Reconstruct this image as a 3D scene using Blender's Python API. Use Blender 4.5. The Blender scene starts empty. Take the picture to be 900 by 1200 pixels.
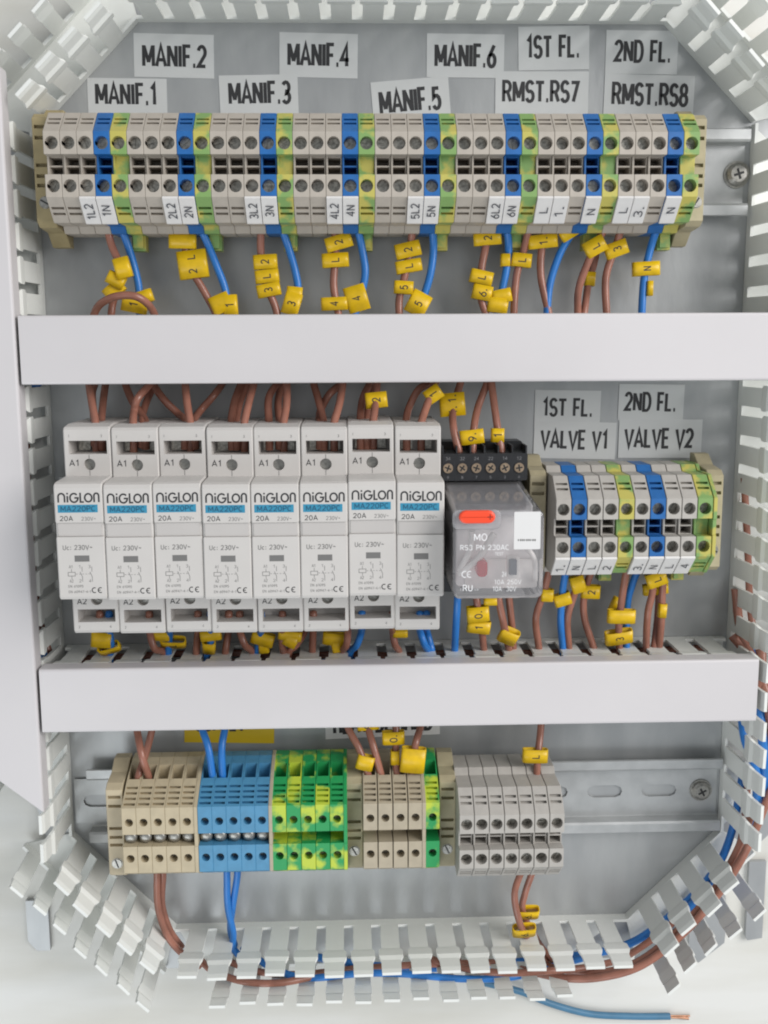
import bpy, bmesh, math, random
from mathutils import Vector, Matrix
random.seed(7)
S = bpy.context.scene
C = S.collection
MM = 0.001
# ------------------------------------------------------------------ camera
# The control panel lies flat on a bench: x right, y up in the picture, z towards the viewer (millimetres).
F, NX, NY, ROLL, DIST = 1220.0, -40.0, -195.0, -0.005, 450.0      # pixel focal length, foot of the normal, roll, height
d_ = Vector((NX, NY, F)).normalized()
x_ = Vector((1, ROLL, 0)); x_ = (x_ - d_ * x_.dot(d_)).normalized()
z_ = -d_
y_ = z_.cross(x_)
RW = Matrix((x_, y_, z_))                                          # camera axes (right, down, forward) -> panel axes
def P(px, py, z):
    """pixel of the 900 x 1200 photograph -> point at height z above the mounting plate (mm)"""
    r = RW @ Vector((px - 450, py - 600, F))
    t = (z - DIST) / r.z
    return Vector((r.x * t, r.y * t, z))
cam = bpy.data.cameras.new('camera')
co = bpy.data.objects.new('camera', cam); C.objects.link(co)
right, up, back = RW @ Vector((1, 0, 0)), RW @ Vector((0, -1, 0)), RW @ Vector((0, 0, -1))
co.matrix_world = Matrix(((right.x, up.x, back.x, 0), (right.y, up.y, back.y, 0), (right.z, up.z, back.z, DIST * MM), (0, 0, 0, 1)))
cam.sensor_fit = 'VERTICAL'; cam.sensor_height = 36; cam.sensor_width = 27
cam.lens = F / 1200 * 36
cam.clip_start = 0.01; cam.clip_end = 20
S.camera = co
S.render.resolution_x = 768; S.render.resolution_y = 1024
# ------------------------------------------------------------------ light
w = bpy.data.worlds.new('World'); S.world = w; w.use_nodes = True
bg = w.node_tree.nodes['Background']
bg.inputs[0].default_value = (0.90, 0.95, 1.0, 1); bg.inputs[1].default_value = 0.40
def area(name, loc, target, size, energy, col):
    l = bpy.data.lights.new(name, 'AREA'); l.shape = 'RECTANGLE'; l.size = size[0]; l.size_y = size[1]
    l.energy = energy; l.color = col
    o = bpy.data.objects.new(name, l); C.objects.link(o)
    o.location = loc
    o.rotation_euler = (Vector(target) - Vector(loc)).to_track_quat('-Z', 'Y').to_euler()
    return o
area('window_light', (1.15, 0.5, 1.0), (0, -0.07, 0), (1.1, 1.1), 25, (1.0, 0.98, 0.965))
area('room_light', (-0.5, -1.1, 1.2), (0, -0.07, 0), (1.2, 1.2), 10, (0.92, 0.97, 1.0))
vs = S.view_settings
vs.view_transform = 'Standard'; vs.look = 'None'; vs.exposure = 0.08; vs.gamma = 1.0; vs.use_curve_mapping = False
S.render.engine = 'CYCLES'
S.cycles.filter_width = 2.0
S.cycles.max_bounces = 8; S.cycles.transparent_max_bounces = 16

# ------------------------------------------------------------------ materials
MATS = {}
def mat(name, col, rough=0.5, metal=0.0, var=0.0, scale=60.0, bump=0.0, bscale=400.0, spec=0.5, col2=None, stretch=None, sss=0.0, tr=None):
    if name in MATS: return MATS[name]
    m = bpy.data.materials.new(name); m.use_nodes = True; MATS[name] = m
    nt = m.node_tree; b = nt.nodes['Principled BSDF']
    b.inputs['Base Color'].default_value = (*col, 1)
    b.inputs['Roughness'].default_value = rough
    b.inputs['Metallic'].default_value = metal
    b.inputs['Specular IOR Level'].default_value = spec
    if sss:
        b.inputs['Subsurface Weight'].default_value = sss
        b.inputs['Subsurface Radius'].default_value = (1, 1, 1); b.inputs['Subsurface Scale'].default_value = 0.002
    tc = nt.nodes.new('ShaderNodeTexCoord')
    src = tc.outputs['Object']
    if stretch:
        mp = nt.nodes.new('ShaderNodeMapping'); mp.inputs['Scale'].default_value = stretch
        nt.links.new(src, mp.inputs['Vector']); src = mp.outputs['Vector']
    oi = nt.nodes.new('ShaderNodeObjectInfo')
    va = nt.nodes.new('ShaderNodeVectorMath'); va.operation = 'ADD'
    sc = nt.nodes.new('ShaderNodeVectorMath'); sc.operation = 'SCALE'; sc.inputs['Scale'].default_value = 3.0
    cx = nt.nodes.new('ShaderNodeCombineXYZ')
    for i in range(3): nt.links.new(oi.outputs['Random'], cx.inputs[i])
    nt.links.new(cx.outputs[0], sc.inputs[0])
    nt.links.new(src, va.inputs[0]); nt.links.new(sc.outputs[0], va.inputs[1])
    src = va.outputs[0]
    if var or col2:
        n = nt.nodes.new('ShaderNodeTexNoise'); n.inputs['Scale'].default_value = scale; n.inputs['Detail'].default_value = 5
        nt.links.new(src, n.inputs['Vector'])
        r = nt.nodes.new('ShaderNodeValToRGB')
        c2 = col2 if col2 else tuple(c * (1 - var) for c in col)
        r.color_ramp.elements[0].position = 0.35; r.color_ramp.elements[1].position = 0.65
        r.color_ramp.elements[0].color = (*c2, 1); r.color_ramp.elements[1].color = (*col, 1)
        nt.links.new(n.outputs[0], r.inputs[0]); nt.links.new(r.outputs[0], b.inputs['Base Color'])
    if bump:
        n2 = nt.nodes.new('ShaderNodeTexNoise'); n2.inputs['Scale'].default_value = bscale; n2.inputs['Detail'].default_value = 3
        nt.links.new(src, n2.inputs['Vector'])
        bp = nt.nodes.new('ShaderNodeBump'); bp.inputs['Strength'].default_value = bump; bp.inputs['Distance'].default_value = 0.0003
        nt.links.new(n2.outputs[0], bp.inputs['Height']); nt.links.new(bp.outputs[0], b.inputs['Normal'])
    return m
def earth(name, green, yellow, scale):
    m = mat(name, yellow, 0.45, col2=green, scale=scale, bump=0.05)
    r = [n for n in m.node_tree.nodes if n.type == 'VALTORGB'][0]
    r.color_ramp.elements[0].position = 0.42; r.color_ramp.elements[1].position = 0.54
    return m
M_bench = mat('bench_paint', (0.70, 0.695, 0.665), 0.42, col2=(0.60, 0.585, 0.53), scale=7, stretch=(1.2, 6, 1), bump=0.1, bscale=60)
M_plate = mat('galvanised_sheet', (0.44, 0.45, 0.45), 0.36, 0.35, col2=(0.37, 0.38, 0.385), scale=75, stretch=(1, .35, 1), bump=0.16, bscale=500)
M_rail = mat('zinc_rail', (0.50, 0.51, 0.51), 0.38, 0.45, col2=(0.43, 0.44, 0.44), scale=120, bump=0.08)
M_screw = mat('screw_steel', (0.42, 0.41, 0.38), 0.35, 0.8, var=0.3, scale=900)
M_dscrew = mat('clamp_screw', (0.50, 0.48, 0.43), 0.3, 0.7, var=0.55, scale=900)
M_duct = mat('trunking_plastic', (0.76, 0.77, 0.735), 0.42, var=0.05, scale=40, bump=0.05)
M_cover = mat('trunking_cover', (0.61, 0.585, 0.59), 0.36, var=0.05, scale=14, bump=0.25, bscale=45)
M_grey = mat('grey_polyamide', (0.44, 0.395, 0.34), 0.55, var=0.08, scale=250, bump=0.08)
M_grey2 = mat('cool_grey_polyamide', (0.44, 0.415, 0.38), 0.55, var=0.08, scale=250, bump=0.08)
M_beige = mat('beige_polyamide', (0.51, 0.43, 0.29), 0.5, var=0.1, scale=250, bump=0.08)
M_beige2 = mat('greige_polyamide', (0.44, 0.38, 0.28), 0.5, var=0.1, scale=250, bump=0.08)
M_clamp = mat('clamp_polyamide', (0.35, 0.285, 0.15), 0.5, var=0.15, scale=200, bump=0.08)
M_clamp2 = mat('pale_clamp_polyamide', (0.42, 0.365, 0.235), 0.5, var=0.15, scale=200, bump=0.08)
M_blue = mat('blue_polyamide', (0.015, 0.13, 0.39), 0.45, var=0.15, scale=250, bump=0.06)
M_lblue = mat('light_blue_polyamide', (0.075, 0.265, 0.45), 0.45, var=0.12, scale=250, bump=0.06)
M_earth = earth('earth_polyamide', (0.20, 0.34, 0.11), (0.48, 0.43, 0.10), 120)
r_ = [n for n in M_earth.node_tree.nodes if n.type == 'VALTORGB'][0]; r_.color_ramp.elements[0].position = .46; r_.color_ramp.elements[1].position = .56
M_earth2 = earth('vivid_earth_polyamide', (0.015, 0.30, 0.085), (0.48, 0.58, 0.05), 75)
r_ = [n for n in M_earth2.node_tree.nodes if n.type == 'VALTORGB'][0]; r_.color_ramp.elements[0].position = .49; r_.color_ramp.elements[1].position = .58
M_tag = mat('tag_plastic', (0.72, 0.70, 0.68), 0.5, var=0.04, scale=300)
M_ink = mat('black_ink', (0.028, 0.028, 0.03), 0.6)
M_ink2 = mat('grey_ink', (0.16, 0.155, 0.15), 0.6)
M_pen = mat('pen_ink', (0.07, 0.075, 0.09), 0.6)
M_stick = mat('sticker_film', (0.61, 0.62, 0.615), 0.38, var=0.05, scale=60)
M_ystick = mat('yellow_sticker', (0.66, 0.46, 0.015), 0.45, var=0.05, scale=60)
M_wstick = mat('white_sticker', (0.72, 0.71, 0.70), 0.45, var=0.03, scale=60)
M_brown = mat('brown_insulation', (0.35, 0.15, 0.105), 0.26, var=0.28, scale=120, bump=0.05)
M_bluew = mat('blue_insulation', (0.025, 0.19, 0.57), 0.33, var=0.12, scale=120, bump=0.05)
M_teal = mat('faded_blue_insulation', (0.07, 0.20, 0.33), 0.45, var=0.15, scale=120, bump=0.05)
M_copper = mat('copper_strand', (0.62, 0.34, 0.22), 0.35, 0.8, var=0.3, scale=600)
M_yellow = mat('yellow_marker', (0.78, 0.50, 0.008), 0.35, var=0.14, scale=300, bump=0.04)
M_white = mat('contactor_plastic', (0.565, 0.54, 0.515), 0.48, var=0.03, scale=80, bump=0.06, bscale=900)
M_bandgrey = mat('contactor_lever', (0.50, 0.475, 0.455), 0.45, var=0.03, scale=80)
M_dark = mat('dark_interior', (0.02, 0.02, 0.02), 0.5)
M_tealband = mat('teal_print', (0.03, 0.25, 0.40), 0.5, var=0.06, scale=500)
M_tealink = mat('dark_teal_ink', (0.012, 0.085, 0.16), 0.55)
M_black = mat('black_socket', (0.022, 0.023, 0.026), 0.38, var=0.2, scale=300, bump=0.08)
M_orange = mat('orange_lever', (0.90, 0.075, 0.025), 0.35)
M_red = mat('red_indicator', (0.62, 0.015, 0.03), 0.25)
M_bobbin = mat('relay_bobbin', (0.62, 0.60, 0.60), 0.5, var=0.15, scale=150)
M_arm = mat('relay_arm', (0.85, 0.80, 0.77), 0.4, var=0.1, scale=150)
M_print = mat('white_print', (0.80, 0.80, 0.80), 0.5)
def clear():
    m = bpy.data.materials.new('clear_relay_case'); m.use_nodes = True
    nt = m.node_tree; nt.nodes.clear()
    out = nt.nodes.new('ShaderNodeOutputMaterial')
    t = nt.nodes.new('ShaderNodeBsdfTransparent'); t.inputs[0].default_value = (0.98, 0.98, 0.985, 1)
    df = nt.nodes.new('ShaderNodeBsdfPrincipled'); df.inputs['Base Color'].default_value = (0.84, 0.82, 0.84, 1); df.inputs['Roughness'].default_value = 0.12
    gl = nt.nodes.new('ShaderNodeBsdfGlossy'); gl.inputs['Roughness'].default_value = 0.06
    fr = nt.nodes.new('ShaderNodeFresnel'); fr.inputs[0].default_value = 1.5
    m1 = nt.nodes.new('ShaderNodeMixShader'); m1.inputs[0].default_value = 0.17
    m2 = nt.nodes.new('ShaderNodeMixShader')
    nt.links.new(t.outputs[0], m1.inputs[1]); nt.links.new(df.outputs[0], m1.inputs[2])
    nt.links.new(fr.outputs[0], m2.inputs[0]); nt.links.new(m1.outputs[0], m2.inputs[1]); nt.links.new(gl.outputs[0], m2.inputs[2])
    nt.links.new(m2.outputs[0], out.inputs[0])
    return m
M_clear = clear()

# ------------------------------------------------------------------ mesh helpers (all coordinates in mm)
class MB:
    def __init__(s): s.v = []; s.f = []; s.sm = []
    def add(s, vs_, fs, smooth=False):
        o = len(s.v); s.v += [tuple(v) for v in vs_]
        for f in fs: s.f.append(tuple(i + o for i in f)); s.sm.append(smooth)
    def box(s, x0, x1, y0, y1, z0, z1):
        s.add([(x, y, z) for z in (z0, z1) for y in (y0, y1) for x in (x0, x1)],
              [(0, 2, 3, 1), (4, 5, 7, 6), (0, 1, 5, 4), (2, 6, 7, 3), (0, 4, 6, 2), (1, 3, 7, 5)])
    def mesh(s, name):
        me = bpy.data.meshes.new(name)
        me.from_pydata([(a * MM, b * MM, c * MM) for a, b, c in s.v], [], s.f)
        me.polygons.foreach_set('use_smooth', s.sm); me.update()
        bm = bmesh.new(); bm.from_mesh(me); bmesh.ops.recalc_face_normals(bm, faces=bm.faces); bm.to_mesh(me); bm.free()
        return me
    def obj(s, name, m, parent=None, loc=None, raw=False):
        if raw:
            me = bpy.data.meshes.new(name); me.from_pydata([(a * MM, b * MM, c * MM) for a, b, c in s.v], [], s.f)
            me.polygons.foreach_set('use_smooth', s.sm); me.update()
        else: me = s.mesh(name)
        return mobj(name, me, m, parent, loc)
def mobj(name, me, m, parent=None, loc=None):
    if m is not None and not me.materials: me.materials.append(m)
    o = bpy.data.objects.new(name, me); C.objects.link(o)
    if parent: o.parent = parent
    if loc is not None: o.location = Vector(loc) * MM
    return o
def tag(o, label, cat, group=None):
    o['label'] = label; o['category'] = cat
    if group: o['group'] = group
    return o
def thing(name, label, cat, loc=(0, 0, 0), rz=0.0, group=None):
    o = bpy.data.objects.new(name, None); C.objects.link(o); o.empty_display_size = 0.01
    o.location = Vector(loc) * MM; o.rotation_euler = (0, 0, rz)
    return tag(o, label, cat, group)
def offset_poly(pts, c):
    n = len(pts); out = []
    ar = sum(pts[i][0] * pts[(i + 1) % n][1] - pts[(i + 1) % n][0] * pts[i][1] for i in range(n))
    sg = 1 if ar > 0 else -1
    for i in range(n):
        p0, p1, p2 = Vector(pts[i - 1]), Vector(pts[i]), Vector(pts[(i + 1) % n])
        a = (p1 - p0).normalized(); b = (p2 - p1).normalized()
        na = Vector((-a.y, a.x)) * sg; nb = Vector((-b.y, b.x)) * sg
        k = na + nb
        k = k / max(0.35, 1 + na.dot(nb)) if k.length > 1e-6 else na
        q = p1 + k * c; out.append((q.x, q.y))
    return out
def prism_x(mb, prof, x0, x1, c0=0.0, c1=0.0, skip=()):
    """extrude a (y, z) profile along x, ends chamfered by c0 / c1; skip = edges left open on the straight run"""
    n = len(prof); rings = []
    if c0: rings.append((x0, offset_poly(prof, c0)))
    rings.append((x0 + c0, prof)); rings.append((x1 - c1, prof))
    if c1: rings.append((x1, offset_poly(prof, c1)))
    vs_ = [(x, y, z) for x, pr in rings for y, z in pr]; fs = []
    main = 1 if c0 else 0
    for r in range(len(rings) - 1):
        for i in range(n):
            if r == main and i in skip: continue
            j = (i + 1) % n
            fs.append((r * n + i, r * n + j, (r + 1) * n + j, (r + 1) * n + i))
    fs.append(tuple(range(n - 1, -1, -1))); fs.append(tuple((len(rings) - 1) * n + i for i in range(n)))
    mb.add(vs_, fs)
def circ(r): return lambda a: r
def stadium(hl, r):
    def f(a):
        c, s = abs(math.cos(a)), abs(math.sin(a))
        if s > 1e-9 and r / s * c <= hl: return r / s
        b = hl * c
        return b + math.sqrt(max(0, b * b - hl * hl + r * r))
    return f
def holed(mb, x0, x1, y0, y1, z, cx, cy, rf, depth, n=14):
    """rectangle at height z with a star-shaped hole and its walls"""
    an = [2 * math.pi * i / n for i in range(n)] + [math.atan2(y - cy, x - cx) % (2 * math.pi) for x in (x0, x1) for y in (y0, y1)]
    an.sort(); N = len(an); o = []; h = []; b = []
    for a in an:
        c, s = math.cos(a), math.sin(a)
        t = min(((x1 - cx) / c if c > 1e-9 else (x0 - cx) / c if c < -1e-9 else 1e9), ((y1 - cy) / s if s > 1e-9 else (y0 - cy) / s if s < -1e-9 else 1e9))
        r = rf(a); o.append((cx + c * t, cy + s * t, z)); h.append((cx + c * r, cy + s * r, z)); b.append((cx + c * r, cy + s * r, z - depth))
    fs = []
    for i in range(N):
        j = (i + 1) % N
        fs.append((i, j, N + j, N + i)); fs.append((N + i, N + j, 2 * N + j, 2 * N + i))
    mb.add(o + h + b, fs)
def cyl(mb, cx, cy, z0, z1, r, n=16, dome=0.0, smooth=False, r2=None):
    r2 = r if r2 is None else r2
    ring = [(math.cos(2 * math.pi * i / n), math.sin(2 * math.pi * i / n)) for i in range(n)]
    vs_ = [(cx + c * r, cy + s * r, z0) for c, s in ring] + [(cx + c * r2, cy + s * r2, z1) for c, s in ring]
    fs = [(i, (i + 1) % n, n + (i + 1) % n, n + i) for i in range(n)]
    if dome:
        vs_ += [(cx + c * r2 * .6, cy + s * r2 * .6, z1 + dome * .75) for c, s in ring] + [(cx, cy, z1 + dome)]
        fs += [(n + i, n + (i + 1) % n, 2 * n + (i + 1) % n, 2 * n + i) for i in range(n)]
        fs += [(2 * n + i, 2 * n + (i + 1) % n, 3 * n) for i in range(n)]
    else: fs.append(tuple(n + i for i in range(n)))
    fs.append(tuple(range(n - 1, -1, -1)))
    mb.add(vs_, fs, smooth)
def rbox(mb, x0, x1, y0, y1, z0, z1, r=1.0, c=0.4, n=3):
    """box with rounded vertical corners (radius r) and a chamfered top edge c"""
    def ring(i, z):
        rr = max(r - i, 0.05); out = []
        for k, (sx, sy) in enumerate(((1, 1), (-1, 1), (-1, -1), (1, -1))):
            cx = (x1 - i - rr) if sx > 0 else (x0 + i + rr); cy = (y1 - i - rr) if sy > 0 else (y0 + i + rr)
            for q in range(n + 1):
                a = math.pi / 2 * (k + q / n); out.append((cx + math.cos(a) * rr, cy + math.sin(a) * rr, z))
        return out
    rs = [ring(0, z0), ring(0, z1 - c), ring(c * .3, z1 - c * .3), ring(c, z1)]
    N = len(rs[0]); vs_ = [p for q in rs for p in q]; fs = []
    for k in range(3):
        for i in range(N): fs.append((k * N + i, k * N + (i + 1) % N, (k + 1) * N + (i + 1) % N, (k + 1) * N + i))
    fs.append(tuple(range(N - 1, -1, -1))); fs.append(tuple(3 * N + i for i in range(N)))
    mb.add(vs_, fs)
def recess_screw(r=1.9, slot=True):
    """a screw head with a real slot: two half discs on a lower disc"""
    mb = MB(); cyl(mb, 0, 0, -1.2, -0.45, r, 14)
    for s in (1, -1):
        a0 = math.asin(0.22); pts = []
        for i in range(8):
            a = a0 + (math.pi - 2 * a0) * i / 7
            pts.append((math.cos(a) * r, s * math.sin(a) * r))
        n = len(pts)
        mb.add([(x, y, -0.45) for x, y in pts] + [(x, y, 0) for x, y in pts],
               [(i, (i + 1) % n, n + (i + 1) % n, n + i) for i in range(n)] + [tuple(n + i for i in range(n))])
    me = mb.mesh('screw')
    return me
def cross_head(r, h=1.6):
    mb = MB(); cyl(mb, 0, 0, 0, h * .5, r, 20); cyl(mb, 0, 0, h * .5, h, r * .98, 20, smooth=False, r2=r * .72)
    return mb
def stroke(mb, pts, wd, z=0.0, closed=False):
    """flat ribbon along a polyline"""
    n = len(pts); L = []; R = []
    for i in range(n):
        p = Vector(pts[i]); a = Vector(pts[i - 1]) if (i > 0 or closed) else None; b = Vector(pts[(i + 1) % n]) if (i < n - 1 or closed) else None
        t1 = (p - a).normalized() if a is not None else None; t2 = (b - p).normalized() if b is not None else None
        if t1 is None: t = t2; k = 1
        elif t2 is None: t = t1; k = 1
        else:
            t = (t1 + t2).normalized(); k = 1 / max(.4, t.dot(t1))
        nn = Vector((-t.y, t.x)) * wd / 2 * k
        L.append((p.x + nn.x, p.y + nn.y, z)); R.append((p.x - nn.x, p.y - nn.y, z))
    m = n if closed else n - 1
    mb.add(L + R, [(n + i, n + (i + 1) % n, (i + 1) % n, i) for i in range(m)])
def arc(cx, cy, rx, ry, a0, a1, n=8):
    return [(cx + math.cos(math.radians(a0 + (a1 - a0) * i / n)) * rx, cy + math.sin(math.radians(a0 + (a1 - a0) * i / n)) * ry) for i in range(n + 1)]


def _ea(cx, cy, rx, ry, a0, a1, n=9): return arc(cx, cy, rx, ry, a0, a1, n)
GL = {
 'A': (.62, [[(.02, 0), (.31, 1), (.60, 0)], [(.12, .31), (.50, .31)]]), 'C': (.58, [_ea(.29, .5, .27, .5, 48, 312, 12)]),
 'D': (.58, [[(.06, 0), (.06, 1), (.28, 1)] + _ea(.28, .5, .27, .5, 80, -80, 9) + [(.28, 0), (.06, 0)]]), 'E': (.5, [[(.48, 1), (.06, 1), (.06, 0), (.48, 0)], [(.06, .52), (.43, .52)]]),
 'F': (.48, [[(.47, 1), (.06, 1), (.06, 0)], [(.06, .5), (.42, .5)]]), 'H': (.58, [[(.06, 0), (.06, 1)], [(.52, 0), (.52, 1)], [(.06, .52), (.52, .52)]]),
 'I': (.14, [[(.07, 0), (.07, 1)]]), 'L': (.48, [[(.06, 1), (.06, .04), (.46, .04)]]), 'M': (.74, [[(.06, 0), (.06, 1)], [(.09, .97), (.37, .18)], [(.37, .18), (.65, .97)], [(.68, 0), (.68, 1)]]),
 'N': (.6, [[(.06, 0), (.06, 1)], [(.08, .97), (.52, .03)], [(.54, 0), (.54, 1)]]), 'O': (.62, [_ea(.31, .5, .28, .5, 90, 450, 16)]), 'P': (.54, [[(.06, 0), (.06, 1), (.28, 1)] + _ea(.28, .73, .22, .27, 80, -80, 7) + [(.28, .46), (.06, .46)]]),
 'R': (.58, [[(.06, 0), (.06, 1), (.28, 1)] + _ea(.28, .74, .23, .26, 80, -80, 7) + [(.28, .48), (.06, .48)], [(.33, .48), (.54, 0)]]),
 'S': (.54, [_ea(.27, .74, .22, .26, 25, 250, 9) + _ea(.27, .26, .23, .26, 80, -160, 9)]), 'T': (.56, [[(.28, 0), (.28, 1)], [(.0, .96), (.56, .96)]]),
 'U': (.58, [[(.06, 1), (.06, .3)] + _ea(.29, .28, .23, .28, 180, 360, 8) + [(.52, 1)]]), 'V': (.6, [[(.02, 1), (.30, 0), (.58, 1)]]), 'Y': (.58, [[(.02, 1), (.29, .48), (.56, 1)], [(.29, .48), (.29, 0)]]),
 'G': (.6, [_ea(.3, .5, .27, .5, 48, 360, 12) + [(.32, .5)]]),
 '0': (.54, [_ea(.27, .5, .23, .5, 90, 450, 16)]), '1': (.4, [[(.08, .78), (.26, 1), (.26, 0)]]), '2': (.54, [_ea(.27, .72, .22, .28, 165, -35, 9) + [(.05, .04), (.5, .04)]]),
 '3': (.54, [_ea(.26, .75, .21, .25, 150, -80, 8) + _ea(.26, .26, .23, .26, 80, -150, 8)]), '4': (.56, [[(.40, 0), (.40, 1), (.04, .30), (.54, .30)]]),
 '5': (.54, [[(.46, .96), (.12, .96), (.08, .52)] + _ea(.26, .31, .23, .31, 130, -150, 10)]), '6': (.54, [[(.42, 1), (.14, .52)] + _ea(.27, .29, .22, .29, 140, 500, 14)]),
 '7': (.52, [[(.04, .96), (.48, .96), (.18, 0)]]), '8': (.54, [_ea(.27, .75, .19, .25, 90, 450, 12), _ea(.27, .26, .23, .26, 90, 450, 13)]), '9': (.54, [_ea(.27, .71, .22, .29, -40, 320, 14) + [(.44, .5), (.16, 0)]]),
 '.': (.2, [[(.03, .06), (.17, .06)]]), ':': (.2, [[(.03, .1), (.17, .1)], [(.03, .6), (.17, .6)]]), '~': (.5, [[(.05, .45), (.15, .58), (.33, .42), (.45, .55)]]), '-': (.36, [[(.04, .45), (.32, .45)]]), ' ': (.3, []),
 'c': (.46, [_ea(.23, .33, .19, .33, 45, 315, 9)]), 'u': (.46, [[(.05, .66), (.05, .2)] + _ea(.22, .2, .17, .2, 180, 360, 6) + [(.39, .66)]]), 's': (.42, [_ea(.2, .49, .15, .17, 30, 250, 6) + _ea(.2, .17, .16, .17, 80, -150, 6)]),
}
def txt(mb, s, x0, x1, y0, y1, z=0.0, bold=0.0, rot=0.0, mtx=None, wt=None):
    """stroke lettering fitted into the box; rot turns it about the box centre, mtx maps it elsewhere"""
    if wt is None: wt = .125 if bold > .005 else .10
    W, H = x1 - x0, y1 - y0; th = wt * H
    tot = sum(GL[c][0] for c in s) + .13 * (len(s) - 1)
    kx = (W - th * .5) / tot; cx, cy = (x0 + x1) / 2, (y0 + y1) / 2
    cr, sr = math.cos(rot), math.sin(rot); adv = 0.0; tmp = MB(); k = 0
    for ch in s:
        wd, lines = GL[ch]
        for ln in lines:
            closed = len(ln) > 10 and (Vector(ln[0]) - Vector(ln[-1])).length < .02
            pts = [((adv + p[0]) * kx - (W - th * .5) / 2, (p[1] - .5) * (H - th)) for p in (ln[:-1] if closed else ln)]
            stroke(tmp, pts, th * (1.25 if ch in '.:' else 1), z + .004 * k, closed); k += 1
        adv += wd + .13
    out = []
    for x, y, zz in tmp.v:
        q = Vector((cx + x * cr - y * sr, cy + x * sr + y * cr, zz)); out.append(mtx @ q if mtx else q)
    mb.add(out, tmp.f)

# ------------------------------------------------------------------ setting: bench and mounting plate
mb = MB(); mb.box(-1500, 1500, -1500, 1500, -43, -3)
o = mb.obj('bench_top', M_bench); o['kind'] = 'structure'
pl = thing('mounting_plate', 'galvanised grey steel mounting plate with chamfered corners lying on pale bench', 'plate', (0, 0, -3))
oc = [(-86, 154), (130, 154), (193.5, 92), (193.5, -226), (131, -287), (-88, -287), (-136, -240), (-151, -176), (-151, 90)]
mb = MB(); n = len(oc)
mb.add([(x, y, 0) for x, y in oc] + [(x, y, 3) for x, y in oc], [tuple(range(n - 1, -1, -1)), tuple(n + i for i in range(n))] + [(i, (i + 1) % n, n + (i + 1) % n, n + i) for i in range(n)])
mb.obj('sheet', M_plate, pl)
for pts in ([(-152, -252), (-142, -252), (-142, -277), (-148, -277), (-152, -272)], [(185, -240), (193, -240), (193, -279), (186, -280), (185, -278)],
            [(158, -268), (174, -252), (175.5, -270), (175, -281), (163, -291), (158, -288)]):
    mb = MB(); n = len(pts)
    mb.add([(x, y, 0.3) for x, y in pts] + [(x, y, 2.4) for x, y in pts], [tuple(range(n - 1, -1, -1)), tuple(n + i for i in range(n))] + [(i, (i + 1) % n, n + (i + 1) % n, n + i) for i in range(n)])
    mb.obj('mounting_tab', M_plate, pl)

# ------------------------------------------------------------------ slotted trunking

PITCH = 12.5
def finger_mesh(outer=False):
    rows = [(-.3, 4.1, 0), (12, 4.1, 0), (19.0, 4.1, 0.0), (21.0, 5.25, 0.4), (26.0, 5.3, 1.0), (28.0, 4.3, 0.1), (34, 4.25, -0.2), (36, 4.1, -0.8)]
    if outer: rows = [(-.3, 3.5, 0), (12, 3.5, 0), (20.0, 3.5, 0.0), (22.0, 3.9, 0.3), (26.0, 3.9, .8), (28.0, 3.5, 0.1), (34, 3.5, -0.2), (36, 3.4, -1.1)]
    mb = MB(); vs_ = []; T = 1.3
    for z, hw, off in rows: vs_ += [(-hw, off, z), (hw, off, z), (hw, off + T, z), (-hw, off + T, z)]
    fs = [(3, 2, 1, 0)]
    for r in range(len(rows) - 1):
        for i in range(4): fs.append((r * 4 + i, r * 4 + (i + 1) % 4, r * 4 + 4 + (i + 1) % 4, r * 4 + 4 + i))
    k = 4 * (len(rows) - 1); fs.append((k, k + 1, k + 2, k + 3))
    mb.add(vs_, fs); me = mb.mesh('finger'); me.materials.append(M_duct); return me
FM, FM2 = finger_mesh(), finger_mesh(True)
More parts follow.
